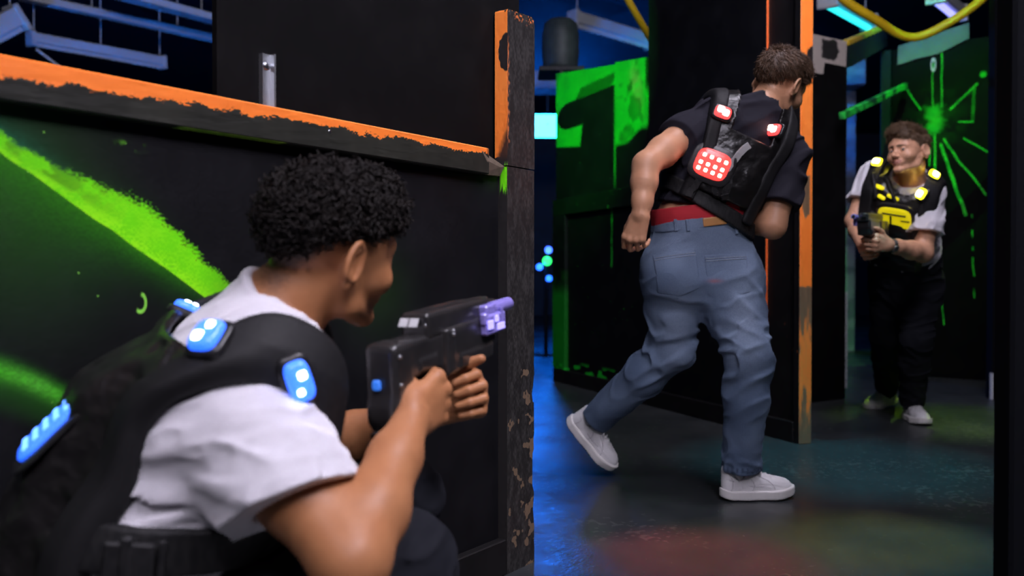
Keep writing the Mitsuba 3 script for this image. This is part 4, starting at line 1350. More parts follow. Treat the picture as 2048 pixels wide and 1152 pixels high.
    # buckle on the belt
    c, n = at_pixel(surface(belt, lo, hi, .008), 275, 1112, 20)
    M = frame(c + n * .004, nrm(np.cross(bn, n)), bn, n)
    add('buckle', cat(bbox([-.030, -.026, -.004], [.030, .026, .010], M, .004), bbox([-.010, -.033, -.002], [.004, .033, .013], M, .003), bbox([.034, -.030, -.004], [.042, .030, .008], M, .002)), 'black_plastic', v)

    # curly hair
    def cap_hair(p):
        q = local(p, HC, HR, 1.02)
        d = smin(ell(q, (0, -.008, .056), (.076, .099, .078)), ell(q, (0, .050, .088), (.058, .042, .042)), .03)
        lum = noise(q.x * 85, q.y * 85, q.z * 85)
        d = d - .006 * lum
        line = .050 + .014 * smoothstep(.0, .06, q.y) - .052 * smoothstep(-.04, -.105, q.y)
        d = smax(d, line - q.z, .012)
        fade_in = cap(q, (0, .13, .03), (0, .15, -.05), .060)
        return smax(d, -fade_in, .01) * .9
    lo, hi = bounds(HC + [0, 0, .08], pad=.19)
    hm = surface(cap_hair, lo, hi, .0045)
    h = k + '__hair'
    tag(h, 'thick curly black hair')
    mat('hair_black', proc(lambda p, n, uv: mix((.005, .004, .004), (.016, .012, .010), noise(p.x * 120, p.y * 120, p.z * 120))), .6, spec=.22)
    add('mass', hm, 'hair_black', h, smooth=True)
    r = np.random.default_rng(11)
    nv = hm.vertex_normals
    area_ok = np.nonzero((hm.vertices @ HR[2] - HC @ HR[2] > .035 - .03 * (((hm.vertices - HC) @ HR[1]) < -.05)) & ((hm.vertices - HC) @ nv[0] > -9))[0]
    pick = r.choice(area_ok, 4300, replace=False)
    curls = []
    tt = np.linspace(0, 1, 15)
    for i in pick:
        c, n = hm.vertices[i], nv[i]
        a = nrm(np.cross(n, r.normal(size=3)))
        b = np.cross(n, a)
        axis = nrm(n * r.uniform(.2, .9) + a * r.uniform(-.8, .8) + b * r.uniform(-.8, .8) - np.array([0, 0, .3]))
        u = nrm(np.cross(axis, r.normal(size=3)))
        w = np.cross(axis, u)
        R_, turns, L = r.uniform(.0036, .0066), r.uniform(1.1, 1.9), r.uniform(.012, .024)
        ph = r.uniform(0, 6.28) + tt * turns * 2 * np.pi
        rad = R_ * (1 - .35 * tt)
        pts = c + n * .002 + axis * (tt * L)[:, None] + rad[:, None] * (np.cos(ph)[:, None] * u + np.sin(ph)[:, None] * w)
        curls.append(tube(pts, (.0023 * (1 - .45 * tt)), 4, caps=False))
    add('curls', cat(*curls), 'hair_black', h, smooth=True, kind='stuff')

    # eyes are small and hidden from here, but there
    for sg in (-1, 1):
        m = trimesh.creation.icosphere(3, .0126)
        m.apply_translation(HC + 1.02 * (HR.T @ [sg * .031, .0815, .011]))
        add('eye', m, 'eye', k, smooth=True)
    X = nrm([.40, .91, .095])
    Yl = nrm(np.cross([0, 0, 1], X))
    GR = np.array([X, Yl, np.cross(X, Yl)])
    # the phaser is held in both hands
    phaser(P(757, 690, 1.262), GR, 'dark grey toy gun with violet lens, held by the crouching man', cable_to=[P(752, 880, 1.27), P(742, 960, 1.27), P(700, 1060, 1.3), P(600, 1120, 1.36)])


mat('eye', (.6, .58, .56), .15, spec=.6)
player1()

# ------------------------------------------------------------------ the running player
def short_hair(parent, HC, HR, hs, mesh_fn, mat_name, comb, n, seed, length=(.012, .026), rad=.0016, lift=.35, zone=None):
    """A cap of hair with combed strands on it."""
    lo, hi = bounds(HC + HR[2] * .04, pad=.20)
    hm = surface(mesh_fn, lo, hi, .0045)
    add('mass', hm, mat_name, parent, smooth=True)
    r = np.random.default_rng(seed)
    q = (hm.vertices - HC) @ HR.T / hs
    nv = hm.vertex_normals
    ok = np.nonzero(np.einsum('ij,ij->i', nv, hm.vertices - HC) > 0)[0]
    pick = r.choice(ok, min(n, len(ok)), replace=False)
    out = []
    tt = np.linspace(0, 1, 6)
    for i in pick:
        c, nn = hm.vertices[i], nv[i]
        d = HR.T @ comb(q[i], r)
        d = nrm(d - nn * (d @ nn) + nn * lift * r.uniform(.4, 1.6))
        L = r.uniform(*length)
        bend = nrm(r.normal(size=3)) * .25
        pts = c + d * (tt * L)[:, None] + (bend - nn * .5) * (tt ** 2 * L * .45)[:, None]
        out.append(tube(pts, rad * (1.15 - tt), 3, caps=False))
    add('strands', cat(*out), mat_name, parent, smooth=True, kind='stuff')
    return hm


def hair_mat(key, a, b):
    mat(key, proc(lambda p, n, uv: mix(a, b, .6 * fbm(p.x * 60, p.y * 60, p.z * 60, 2) + .4 * noise(p.x * 300, p.y * 300, p.z * 90))), .5, spec=.4)


def player2():
    k = thing('person', 'running man in dark T-shirt, blue jeans and black vest with red lamps, seen from behind', 'person')
    pel, waist, chest, upch, nb = P(1398, 535, 3.26), P(1400, 440, 3.25), P(1440, 345, 3.24), P(1478, 268, 3.22), P(1520, 226, 3.22)
    side = nrm([.96, .12, -.20])
    fwd = nrm([-.05, 1, -.15])
    HC, HR = P(1557, 178, 3.26), yaw_pitch_roll(48, -16, 14)
    S, E, Wr = P(1578, 312, 3.22), P(1546, 452, 3.16), P(1478, 436, 3.36)
    SL, EL, WL = P(1366, 272, 3.16), P(1292, 330, 3.02), P(1282, 428, 2.98)
    hR, hL = P(1452, 545, 3.26), P(1348, 540, 3.26)
    kR, kL = P(1496, 715, 3.13), P(1343, 700, 3.30)
    aR, aL = P(1480, 950, 3.20), P(1192, 838, 3.52)
    aR[2] = .089
    TP = [pel, waist, chest, upch, nb]
    tw, td = [.172, .150, .170, .150, .070], [.122, .108, .122, .095, .064]

    def trunk(p, g):
        d = loft(p, TP, side, [w + g for w in tw], [t + g for t in td], .05)
        sh = smin(cap(p, upch + side * .07, S, .072 + g, .056 + g), cap(p, upch - side * .07, SL, .072 + g, .056 + g), .03)
        trap = smin(cap(p, nb, S + (nb - S) * .4, .050 + g, .040 + g), cap(p, nb, SL + (nb - SL) * .4, .050 + g, .040 + g), .03)
        return smin(smin(d, sh, .05), trap, .04)

    sk = HC + HR.T @ [0, -.03, -.045]
    nd = nrm(sk - nb)
    FL = nrm(P(1268, 470, 2.99) - WL)
    handL = hand_parts(WL, FL, nrm([-.55, -.8, 0]), False, ((35, 55, 30), (42, 60, 35), (48, 62, 35), (52, 62, 35)), 1.0, thumb=((.8, .45, -.4), (.95, .15, -.3), (.95, .0, -.3)))
    FR = nrm(P(1440, 430, 3.46) - Wr)
    handR = hand_parts(Wr, FR, nrm([.2, -.4, .9]), True, ((55, 70, 35),) * 4, 1.0)

    def arms2(p, g=0.0):
        d = chain(p, [S, S + (E - S) * .55, E], [.055 + g, .051 + g, .043 + g], .02)
        d = smin(d, chain(p, [E, E + (Wr - E) * .35, Wr], [.042 + g, .041 + g, .027 + g], .02), .025)
        e = chain(p, [SL, SL + (EL - SL) * .55, EL], [.056 + g, .052 + g, .043 + g], .02)
        e = smin(e, chain(p, [EL, EL + (WL - EL) * .35, EL + (WL - EL) * .75, WL], [.042 + g, .043 + g, .033 + g, .027 + g], .02), .025)
        return d, e

    def legs(p, g):
        d = None
        for a, b, c, m in ((hR, kR, aR, 1), (hL, kL, aL, -1)):
            calf = b + (c - b) * .35 - fwd * .012
            e = chain(p, [a, a + (b - a) * .45, b, calf, c], [.092 + g, .080 + g, .058 + g, .056 + g * 1.1, .040 + g * 1.25], .03)
            d = e if d is None else smin(d, e, .03)
        seat = smin(sph(p, hR - fwd * .035 + [.01, 0, -.02], .098 + g), sph(p, hL - fwd * .035 + [-.01, 0, -.02], .098 + g), .03)
        return smin(d, seat, .04)

    def body(p):
        d = trunk(p, -.010)
        d = smin(d, chain(p, [nb, nb + (sk - nb) * .5, sk], [.060, .056, .058], .02), .03)
        d = smin(d, head_sdf(local(p, HC, HR, .98)) * .98, .018)
        d = smin(d, dr.minimum(*arms2(p)), .03)
        d = smin(d, hand_sdf(p, handL), .012)
        d = smin(d, hand_sdf(p, handR), .012)
        return smin(d, legs(p, -.010), .04)

    loc2 = lambda p: local(p, HC, HR, .98)

    def fade(p):
        q = loc2(p)
        return .015 - .055 * smoothstep(-.05, -.10, q.y) - q.z + (noise(p.x * 600, p.y * 600, p.z * 600) - .5) * .02 + smoothstep(.04, .06, q.y) * .2 + smoothstep(.08, .09, dr.abs(q.x)) * .3
    lip = lambda p: dr.norm(loc2(p) - p3((0, .097, -.049)))
    skin_mat('skin_fair', (.52, .27, .155), [(fade, (.10, .055, .03), -.015, .015, .8), (lip, (.45, .17, .12), .018, .026, .6)])
    lo, hi = bounds(HC + [0, 0, .14], pel, S, E, Wr, FR * .2 + Wr, SL, EL, WL, WL - [0, 0, .12], kR, kL, aR, aL, pad=.13)
    add('body', surface(body, lo, hi, .0042), 'skin_fair', k, smooth=True)

    hem, hemL = S + (E - S) * .72, SL + (EL - SL) * .16
    axr, axl = nrm(E - S), nrm(EL - SL)
    zt = nrm(upch - waist)

    def shirt_base(p, g=.012):
        return trunk(p, g)

    def shirt(p):
        fold = .010 * ridge(p, [.8, .1, .5], 4, 20, 4.0)
        d = trunk(p, .012) - fold + .004
        cR, cL = dr.dot(p - p3(hem), v3(axr)), dr.dot(p - p3(hemL), v3(axl))
        a, b = arms2(p, .005)
        s1 = smax(chain(p, [S, hem + axr * .04], [.072, .082], .03) - fold + .004, cR, .004)
        s1 = smax(s1, -(a + 4.0 * smoothstep(-.03, -.06, cR)), .003)
        s2 = smax(chain(p, [SL - axl * .02, hemL + axl * .04], [.074, .078], .03), cL, .004)
        s2 = smax(s2, -(b + 4.0 * smoothstep(-.02, -.04, cL)), .003)
        d = smin(smin(d, s1, .03), s2, .03)
        rad = dr.norm((p - p3(nb)) - v3(nd) * dr.dot(p - p3(nb), v3(nd)))
        d = smax(d, dr.dot(p - p3(nb + nd * .022), v3(nd)) - 4.0 * smoothstep(.08, .10, rad), .006)
        d = smax(d, -cap(p, nb - nd * .02, nb + nd * .10, .0645, .0645), .004)
        # the hem rides up at the back
        return smax(d, -dr.dot(p - p3(P(1398, 412, 3.2)), v3(nrm(waist - P(1385, 520, 3.26) + [.0, .0, .03]))), .008)
    cloth_mat('shirt_dark', (.019, .018, .026), .2)
    lo, hi = bounds(pel, nb, S, hem, SL, hemL, pad=.15)
    add('t_shirt', surface(shirt, lo, hi, .005), 'shirt_dark', k, smooth=True, label='dark navy T-shirt')

    # jeans
    wn = nrm(P(1389, 400, 3.25) - P(1402, 520, 3.26))
    wc = P(1392, 436, 3.25)

    def jeans_full(p):
        d = loft(p, [pel - [0, 0, .03], pel + (waist - pel) * 1.05], side, [.178, .168], [.134, .130])
        d = smin(d, legs(p, .016), .045)
        return d

    def jeans(p):
        d = jeans_full(p)
        kz = smoothstep(.20, .05, dr.norm(p - p3(kR))) + smoothstep(.22, .05, dr.norm(p - p3(kL)))
        d = d - (.013 * kz + .004) * ridge(p, [.9, .2, .35], 3.0, 17, 2.0)
        ankle = smoothstep(.20, .05, dr.norm(p - p3(aR)))
        d = d - .010 * ankle * ridge(p, [.9, .3, -.25], 3.0, 22, 6.0)
        thigh = smoothstep(.26, .08, dr.norm(p - p3((hR + kR) / 2)))
        d = d - .007 * thigh * ridge(p, [.8, .1, -.5], 3.0, 16, 8.0)
        d = smax(d, dr.dot(p - p3(wc), v3(wn)), .004)
        cutR, cutL = dr.dot(p - p3(aR + [0, 0, .022]), v3(nrm(aR - kR))), dr.dot(p - p3(aL + nrm(kL - aL) * -.005), v3(nrm(aL - kL)))
        nearR = dr.norm(p - p3(aR))
        d = smax(d, cutR - 4.0 * smoothstep(.16, .2, nearR), .003)
        d = smax(d, cutL - 4.0 * smoothstep(.16, .2, dr.norm(p - p3(aL))), .003)
        # double hem, crotch seam, side seam
        d = d - .0022 * soft_in(cutR, -.020, .01, .0015) * smoothstep(.14, .12, nearR)
        return d
    E0 = P(1515, 480, 3.2)

    def denim(p, n, uv):
        w = noise(p.x * 900, p.y * 900, p.z * 260)
        m = fbm(p.x * 9, p.y * 9, p.z * 9, 3)
        worn = dr.exp(-dr.square((p.x - kR[0] + .02) / .07) - dr.square((p.z - (hR[2] + kR[2]) / 2) / .16)) + .8 * dr.exp(-dr.square((p.x - hL[0]) / .08) - dr.square((p.z - .62) / .16)) + .5 * smoothstep(.75, .92, p.z)
        c = mix((.070, .105, .175), (.150, .205, .300), smoothstep(.25, .75, m) * .55 + w * .35)
        c = mix(c, (.30, .36, .45), dr.minimum(worn * .55, .7) * (.5 + .5 * w))
        red = dr.exp(-dr.square((p.x - P(1432, 562, 3.1)[0]) / .022) - dr.square((p.z - P(1432, 562, 3.13)[2]) / .007))
        return mix(c, (.35, .08, .07), red * .5)
    mat('denim', proc(denim), .85, spec=.15, sheen=.2, bump=proc(lambda p, n, uv: noise(p.x * 700, p.y * 700, p.z * 250)), bscale=.0006)
    mat('denim_dark', (.06, .085, .14), .85, spec=.15)
    mat('denim_seam', (.26, .30, .36), .85, spec=.15)
    lo, hi = bounds(pel, waist, hR, kR, kL, aR - [0, 0, .05], aL, pad=.14)
    j = k + '__jeans'
    tag(j, 'blue denim jeans')
    jm = surface(jeans, lo, hi, .0042)
    add('cloth', jm, 'denim', j, smooth=True)

    def band(p, z0, z1, g0, g1):
        t = dr.dot(p - p3(wc), v3(wn))
        b = jeans_full(p)
        return smax(smax(b - g1, -(b - g0), .002), smax(t - z1, -(t - z0), .002), .002)
    lo2, hi2 = bounds(wc, pad=.27)
    add('waistband', surface(lambda p: band(p, -.036, .004, -.010, .0035), lo2, hi2, .004), 'denim', j, smooth=True)
    add('underwear', surface(lambda p: smax(smax(trunk(p, .013), -trunk(p, .003), .002), dr.abs(dr.dot(p - p3(wc), v3(wn)) - .016) - .032, .003), lo2, hi2, .004), 'red_cloth', k, smooth=True, label='red waistband showing above the jeans')
    c, n = at_pixel(jm, 1429, 438, 8)
    M = frame(c, nrm(np.cross(wn, n)), wn, n)

    def patch(p):
        q = local(p, c, np.array([M[:3, 0], wn, n]))
        b = jeans_full(p)
        return smax(smax(b - .007, -(b - .001), .001), smax(dr.abs(q.x - .01) - .043, smax(dr.abs(q.y + .012) - .0155, -q.z - .05, .001), .002), .003)
    add('patch', surface(patch, *bounds(c, pad=.09), .0025), 'leather_tan', j, smooth=True, label='tan leather patch')
    # belt loops, pockets with stitched edges
    for x in (1345, 1368, 1478):
        c, n = at_pixel(jm, x, 440 if x < 1400 else 452, 8)
        M = frame(c - n * .002, nrm(np.cross(wn, n)), wn, n)
        add('belt_loop', bbox([-.006, -.034, 0], [.006, .008, .008], M, .002), 'denim', j)

    def pocket(cx, cy):
        c, n = at_pixel(jm, cx, cy, 10)
        r = nrm(np.cross(wn, n))
        r = r if r[0] > 0 else -r
        R = np.array([r, np.cross(n, r), n])

        def f(p):
            q = local(p, c, R)
            b = jeans_full(p)
            return smax(smax(b - .0035, -(b + .004), .001), smax(smax(dr.abs(q.x) - .072, dr.abs(q.y) - .080, .01), smax(-(q.y + .080 - .55 * dr.abs(q.x) * .6 + .0), -q.z - .06, .001), .003), .002)
        mesh = surface(f, *bounds(c, pad=.12), .003)
        key = add('pocket', mesh, 'denim', j, smooth=True)
        lines = []
        for e in (.066, .058):
            u = np.linspace(-.070, .070, 26)
            pts = [at_surface(jeans_full, c + r * a + R[1] * e, n, .0042) for a in u]
            lines.append(tube(pts, .0012, 5))
        add('stitching', cat(*lines), 'denim_seam', key, smooth=True)

    def at_surface(fn, q, n, off):
        ts = np.linspace(-.06, .06, 61)
        d = evaluate(fn, q + ts[:, None] * n)
        i = np.argmin(np.abs(d - off))
        return q + ts[i] * n
    pocket(1450, 545)
    pocket(1352, 540)
    # the hem of the standing leg
    ds = []
    for a in np.linspace(0, 2 * np.pi, 26, endpoint=False):
        dirv = np.array([math.cos(a), math.sin(a), 0])
        q = aR + [0, 0, .030]
        ts = np.linspace(.03, .11, 60)
        dd = evaluate(jeans, q + ts[:, None] * dirv)
        i = np.argmin(np.abs(dd))
        m = bbox([-.0035, -.002, -.008], [.0035, .0015, .008], frame(q + dirv * (ts[i] + .0005), np.cross([0, 0, 1], dirv), dirv, [0, 0, 1]), .001)
        ds.append(m)
    hemk = j + '__hem_stitch'
    add('hem_stitch', cat(*ds), 'denim_dark', j, kind='stuff')
    shoe(k, aR, yaw_pitch_roll(80, 0, 0), 1.0, h=.0032, label='white sneaker planted on the floor')
    lf = nrm([.66, .05, -.75])
    lu = nrm(np.array([.62, -.35, .60]))
    lu = nrm(lu - lf * (lu @ lf))
    shoe(k, aL + nrm(aL - kL) * .02, np.array([np.cross(lf, lu), lf, lu]), 1.0, h=.004, label='white sneaker lifted behind')

    # vest
    st = nrm(side - zt * (side @ zt))
    ft = np.cross(zt, st)
    cfr = np.array([st, ft, zt])

    def vest(p):
        base = trunk(p, .013)
        q = local(p, upch, cfr)
        back = smoothstep(.0, -.05, q.y)
        puff = .012 * back * smoothstep(.12, .05, dr.abs(q.x)) + .005 * smoothstep(.35, .65, noise(p.x * 22, p.y * 22, p.z * 22))
        d = smax(base - .014 - puff, -(base - .002), .003)
        W = .118 + .020 * smoothstep(-.13, .03, q.z)
        d = smax(d, dr.abs(q.x) - W, .006)
        d = smax(d, -(q.z + .285 - .04 * back), .01)
        d = smax(d, q.z + .015 - 4.0 * smoothstep(.075, .10, dr.abs(q.x)), .008)
        hole = cap(p, nb + nd * .05, nb - nd * .02 - ft * .02 - zt * .045, .088, .090)
        d = smax(d, dr.dot(p - p3(nb - nd * .012), v3(nd)) - 4.0 * smoothstep(.085, .115, dr.norm((p - p3(nb)) - v3(nd) * dr.dot(p - p3(nb), v3(nd)))), .006)
        return smax(d, -hole, .006)

    def binding(sg):
        def f(p):
            base = trunk(p, .013)
            q = local(p, upch, cfr)
            W = .122 + .020 * smoothstep(-.13, .03, q.z)
            d = smax(dr.abs(base - .010) - .014, dr.abs(q.x * sg - (W - .004)) - .024, .010)
            d = smax(d, -(q.z + .29), .01)
            hole = cap(p, nb + nd * .05, nb - nd * .02 - zt * .03, .080, .080)
            d = smax(d, dr.dot(p - p3(nb - nd * .006), v3(nd)) - 4.0 * smoothstep(.085, .115, dr.norm((p - p3(nb)) - v3(nd) * dr.dot(p - p3(nb), v3(nd)))), .006)
            return smax(d, -hole, .006)
        return f
    v = k + '__vest'
    tag(v, 'black vest with red lamps')
    lo, hi = bounds(waist, nb + nd * .05, S, SL, pad=.16)
    vm = surface(vest, lo, hi, .005)
    add('panel', vm, 'black_vinyl', v, smooth=True)
    bms = [surface(binding(sg), lo, hi, .005) for sg in (1, -1)]
    for b in bms:
        add('binding', b, 'black_nylon', v, smooth=True)
    allv = trimesh.util.concatenate([vm] + bms)
    add('belt', surface(lambda p: smax(smax(trunk(p, .024), -trunk(p, .012), .002), dr.abs(dr.dot(p - p3(waist + (chest - waist) * .30), v3(nrm(zt + st * .12)))) - .026, .004), lo, hi, .005), 'webbing', v, smooth=True)
    # silver strip and webbing straps on the back
    for (a, b, w, mt, nm) in (((1500, 288), (1448, 352), .012, 'silver_tape', 'silver_strip'), ((1462, 352), (1447, 412), .014, 'webbing', 'strap'), ((1400, 362), (1372, 392), .012, 'webbing', 'strap'), ((1425, 372), (1432, 398), .010, 'webbing', 'strap'), ((1402, 258), (1378, 330), .013, 'webbing', 'strap')):
        pts, ns = [], []
        for t in np.linspace(0, 1, 7):
            c, n = at_pixel(allv, a[0] + (b[0] - a[0]) * t, a[1] + (b[1] - a[1]) * t, 5)
            pts.append(c)
            ns.append(n)
        pts, ns = np.array(pts), np.array(ns)
        segs = []
        for i in range(6):
            ax = nrm(pts[i + 1] - pts[i])
            n = nrm(ns[i] + ns[i + 1])
            n = nrm(n - ax * (n @ ax))
            L = np.linalg.norm(pts[i + 1] - pts[i])
            segs.append(bbox([-.002, -w, 0], [L + .002, w, .005], frame(pts[i], ax, np.cross(n, ax), n), .0015))
        add(nm, cat(*segs), mt, v)
    for x, y, w, l, al in ((1438, 217, .046, .062, st), (1542, 257, .046, .062, st)):
        c, n = at_pixel(allv, x, y + 4, 9)
        n = nrm(n + np.array([0, -.5, .2]))
        led(v, c, n, al, w, l, 'led_red', (2.6, .10, .10), .018, dots=((-.16, .1, .42), (.14, -.05, .42)), core=(16, 7, 5))
    c, n = at_pixel(vm, 1419, 324, 8)
    n = nrm(n + np.array([.0, -1.0, 0]))
    led(v, c, n, st, .105, .128, 'led_red', (2.0, .07, .06), .012, dots=[(u + .02 * (t > 0), t, .10) for t in (-.26, -.06, .2) for u in (-.30, -.10, .10, .30)], core=(13, 6, 4))

    hair_mat('hair_brown', (.040, .022, .013), (.12, .068, .038))

    def cap_hair(p):
        q = loc2(p)
        d = smin(ell(q, (0, -.012, .056), (.082, .107, .088)), ell(q, (0, .045, .09), (.064, .052, .050)), .03)
        d = d - .006 * noise(q.x * 40, q.y * 40, q.z * 60)
        line = .030 + .030 * smoothstep(.01, .06, q.y) - .055 * smoothstep(-.04, -.10, q.y)
        d = smax(d, line - q.z, .012)
        return smax(d, -cap(q, (0, .13, .03), (0, .15, -.05), .060), .01) * .9
    h = k + '__hair'
    tag(h, 'short brown hair')
    short_hair(h, HC, HR, .98, cap_hair, 'hair_brown', lambda q, r: np.array([.5 * r.normal() * .4 + .2, .6, -.35 - .4 * (q[1] < -.03)]) + r.normal(size=3) * .2, 2200, 5, (.014, .028), .0017, .35)
    for sg in (-1, 1):
        m = trimesh.creation.icosphere(3, .0126)
        m.apply_translation(HC + .98 * (HR.T @ [sg * .031, .0815, .0112]))
        add('eye', m, 'eye', k, smooth=True)


mat('red_cloth', (.42, .025, .035), .8, spec=.2)
mat('leather_tan', (.42, .20, .07), .4)
mat('silver_tape', (.50, .48, .48), .3, .4)
mat('led_red', (.7, .06, .05), .2)
player2()

# ------------------------------------------------------------------ the player hiding round the corner
def player3():
    k = thing('person', 'smiling young man in white T-shirt and black vest with yellow lamps, holding a toy gun', 'person')
    pel, waist, chest, upch, nb = P(1812, 555, 4.75), P(1806, 492, 4.62), P(1798, 435, 4.47), P(1806, 395, 4.42), P(1822, 362, 4.38)
    side = nrm([-.78, .50, .26])                     # his right
    fwd = nrm([-.52, -.82, -.1])
    HS = .95
    HC, HR = P(1816, 309, 4.27), yaw_pitch_roll(238, 2, 3)
    S, E, Wr = P(1750, 352, 4.55), P(1708, 442, 4.50), P(1728, 497, 4.25)
    SL, EL, WL = P(1856, 390, 4.34), P(1846, 506, 4.30), P(1776, 489, 4.12)
    hR, hL = P(1788, 570, 4.82), P(1838, 566, 4.72)
    kR, kL = P(1772, 672, 4.90), P(1834, 676, 4.68)
    aR, aL = P(1774, 770, 5.45), P(1823, 806, 4.95)
    aR[2], aL[2] = .100, .089
    TP = [pel, waist, chest, upch, nb]
    tw, td = [.165, .145, .165, .140, .068], [.120, .106, .120, .092, .064]

    def trunk(p, g):
        d = loft(p, TP, side, [w + g for w in tw], [t + g for t in td], .05)
        sh = smin(cap(p, upch + side * .07, S, .070 + g, .056 + g), cap(p, upch - side * .07, SL, .070 + g, .056 + g), .03)
        trap = smin(cap(p, nb, S + (nb - S) * .4, .050 + g, .038 + g), cap(p, nb, SL + (nb - SL) * .4, .050 + g, .038 + g), .03)
        return smin(smin(d, sh, .05), trap, .04)

    sk = HC + HR.T @ [0, -.03, -.045]
    nd = nrm(sk - nb)
    FL = nrm(P(1744, 484, 4.06) - WL)
    handL = hand_parts(WL, FL, nrm([.35, -.9, -.1]), False, ((45, 60, 30), (55, 65, 35), (58, 65, 35), (60, 60, 30)), 1.0, thumb=((.75, .62, .15), (.95, .3, .0), (1, .05, -.1)))
    FR = nrm(P(1722, 512, 4.10) - Wr)
    handR = hand_parts(Wr, FR, nrm([-.9, -.1, -.3]), True, ((30, 50, 25), (50, 60, 35), (52, 60, 35), (55, 55, 30)), 1.0)

    def arms2(p, g=0.0):
        d = chain(p, [S, S + (E - S) * .55, E, E + (Wr - E) * .35, Wr], [.054 + g, .050 + g, .042 + g, .041 + g, .027 + g], .02)
        e = chain(p, [SL, SL + (EL - SL) * .55, EL], [.055 + g, .051 + g, .043 + g], .02)
        e = smin(e, chain(p, [EL, EL + (WL - EL) * .35, EL + (WL - EL) * .75, WL], [.042 + g, .043 + g, .033 + g, .027 + g], .02), .025)
        return d, e

    def legs(p, g):
        d = None
        for a, b, c in ((hR, kR, aR), (hL, kL, aL)):
            e = chain(p, [a, a + (b - a) * .45, b, b + (c - b) * .35, c], [.090 + g, .080 + g, .060 + g, .058 + g, .042 + g * 1.3], .03)
            d = e if d is None else smin(d, e, .03)
        return d

    def body(p):
        d = trunk(p, -.010)
        d = smin(d, chain(p, [nb, nb + (sk - nb) * .5, sk], [.060, .056, .058], .02), .03)
        d = smin(d, head_sdf(local(p, HC, HR, HS)) * HS, .018)
        d = smin(d, dr.minimum(*arms2(p)), .03)
        d = smin(d, hand_sdf(p, handL), .012)
        d = smin(d, hand_sdf(p, handR), .012)
        return smin(d, legs(p, -.010), .04)
    L3 = lambda p: local(p, HC, HR, HS)

    def aq(p):
        q = L3(p)
        return mi.Point3f(dr.abs(q.x), q.y, q.z)
    lip = lambda p: dr.minimum(cap(aq(p), (.0, .100, -.046), (.021, .091, -.045), .0075, .005), cap(aq(p), (.0, .100, -.054), (.019, .091, -.050), .0075, .005))
    brow = lambda p: cap(aq(p), (.014, .100, .0300), (.046, .082, .0335), .0048, .0030)
    iris = lambda p: dr.norm(aq(p) - p3((.029, .0935, .011))) - .0055
    lash = lambda p: dr.abs(dr.norm(aq(p) - p3((.031, .0815, .011))) - .0135) + dr.abs(aq(p).z - .0165) * .8
    mouth = lambda p: cap(aq(p), (0, .106, -.0497), (.024, .092, -.0455), .0014)
    skin_mat('skin_pale', (.60, .33, .205), [(lip, (.50, .19, .15), .0, .003, .75), (brow, (.10, .055, .03), .0, .004, .85), (mouth, (.10, .03, .025), .0, .002, .8), (lash, (.06, .035, .02), .0, .004, .6)])
    lo, hi = bounds(HC + [0, 0, .14], pel, S, E, Wr, Wr + FR * .2, SL, EL, WL, kR, kL, aR, aL, pad=.13)
    add('body', surface(body, lo, hi, .0038), 'skin_pale', k, smooth=True)
    for sg in (-1, 1):
        m = trimesh.creation.icosphere(3, .0127 * HS)
        c = HC + HS * (HR.T @ [sg * .031, .0818, .0094])
        m.apply_translation(c)
        e = add('eye', m, 'eye', k, smooth=True)
        m = trimesh.creation.icosphere(2, .0060 * HS)
        m.apply_translation(c + HS * (HR.T @ [-.0045, .0088, .0005]))
        add('iris', m, 'iris', e, smooth=True)

    hem, hemL = S + (E - S) * .62, SL + (EL - SL) * .66
    axr, axl = nrm(E - S), nrm(EL - SL)
    zt = nrm(upch - waist)

    def shirt(p):
        fold = .010 * ridge(p, [.6, .5, .6], 5, 24, 4.0)
        d = trunk(p, .012) - fold + .004
        cR, cL = dr.dot(p - p3(hem), v3(axr)), dr.dot(p - p3(hemL), v3(axl))
        a, b = arms2(p, .005)
        s1 = smax(chain(p, [S, hem + axr * .04], [.072, .082], .03) - fold + .004, cR, .004)
        s1 = smax(s1, -(a + 4.0 * smoothstep(-.03, -.06, cR)), .003)
        s2 = smax(chain(p, [SL, hemL + axl * .04], [.073, .086], .03) - fold + .004, cL, .004)
        s2 = smax(s2, -(b + 4.0 * smoothstep(-.03, -.06, cL)), .003)
        d = smin(smin(d, s1, .03), s2, .03)
        rad = dr.norm((p - p3(nb)) - v3(nd) * dr.dot(p - p3(nb), v3(nd)))
        d = smax(d, dr.dot(p - p3(nb + nd * .020), v3(nd)) - 4.0 * smoothstep(.08, .10, rad), .006)
        d = smax(d, -cap(p, nb - nd * .02, nb + nd * .10, .0645, .0645), .004)
        return smax(d, -dr.dot(p - p3(pel + [0, 0, .02]), v3([0, 0, 1])), .01)
    lo, hi = bounds(pel, nb, S, hem, SL, hemL, pad=.15)
    add('t_shirt', surface(shirt, lo, hi, .0048), 'shirt_white', k, smooth=True, label='white T-shirt')

    def trousers(p):
        d = loft(p, [pel - [0, 0, .04], pel + (waist - pel) * .8], side, [.176, .168], [.134, .128])
        d = smin(d, legs(p, .014), .045) - .008 * ridge(p, [.8, .3, .2], 4, 20, 3.0)
        for a, b in ((aR, kR), (aL, kL)):
            d = smax(d, dr.dot(p - p3(a + [0, 0, .012]), v3(nrm(a - b))) - 4.0 * smoothstep(.16, .2, dr.norm(p - p3(a))), .003)
        return d
    lo, hi = bounds(pel, waist, hR, kR, kL, aR, aL, pad=.14)
    add('trousers', surface(trousers, lo, hi, .0055), 'black_trousers', k, smooth=True, label='black trousers')
    shoe(k, aL, yaw_pitch_roll(184), 1.02, h=.004)
    shoe(k, aR, yaw_pitch_roll(238, -6), 1.02, h=.0045)

    # vest
    st = nrm(side - zt * (side @ zt))
    ft = np.cross(zt, st)
    ft = ft if ft @ fwd > 0 else -ft
    cfr = np.array([st, ft, zt])

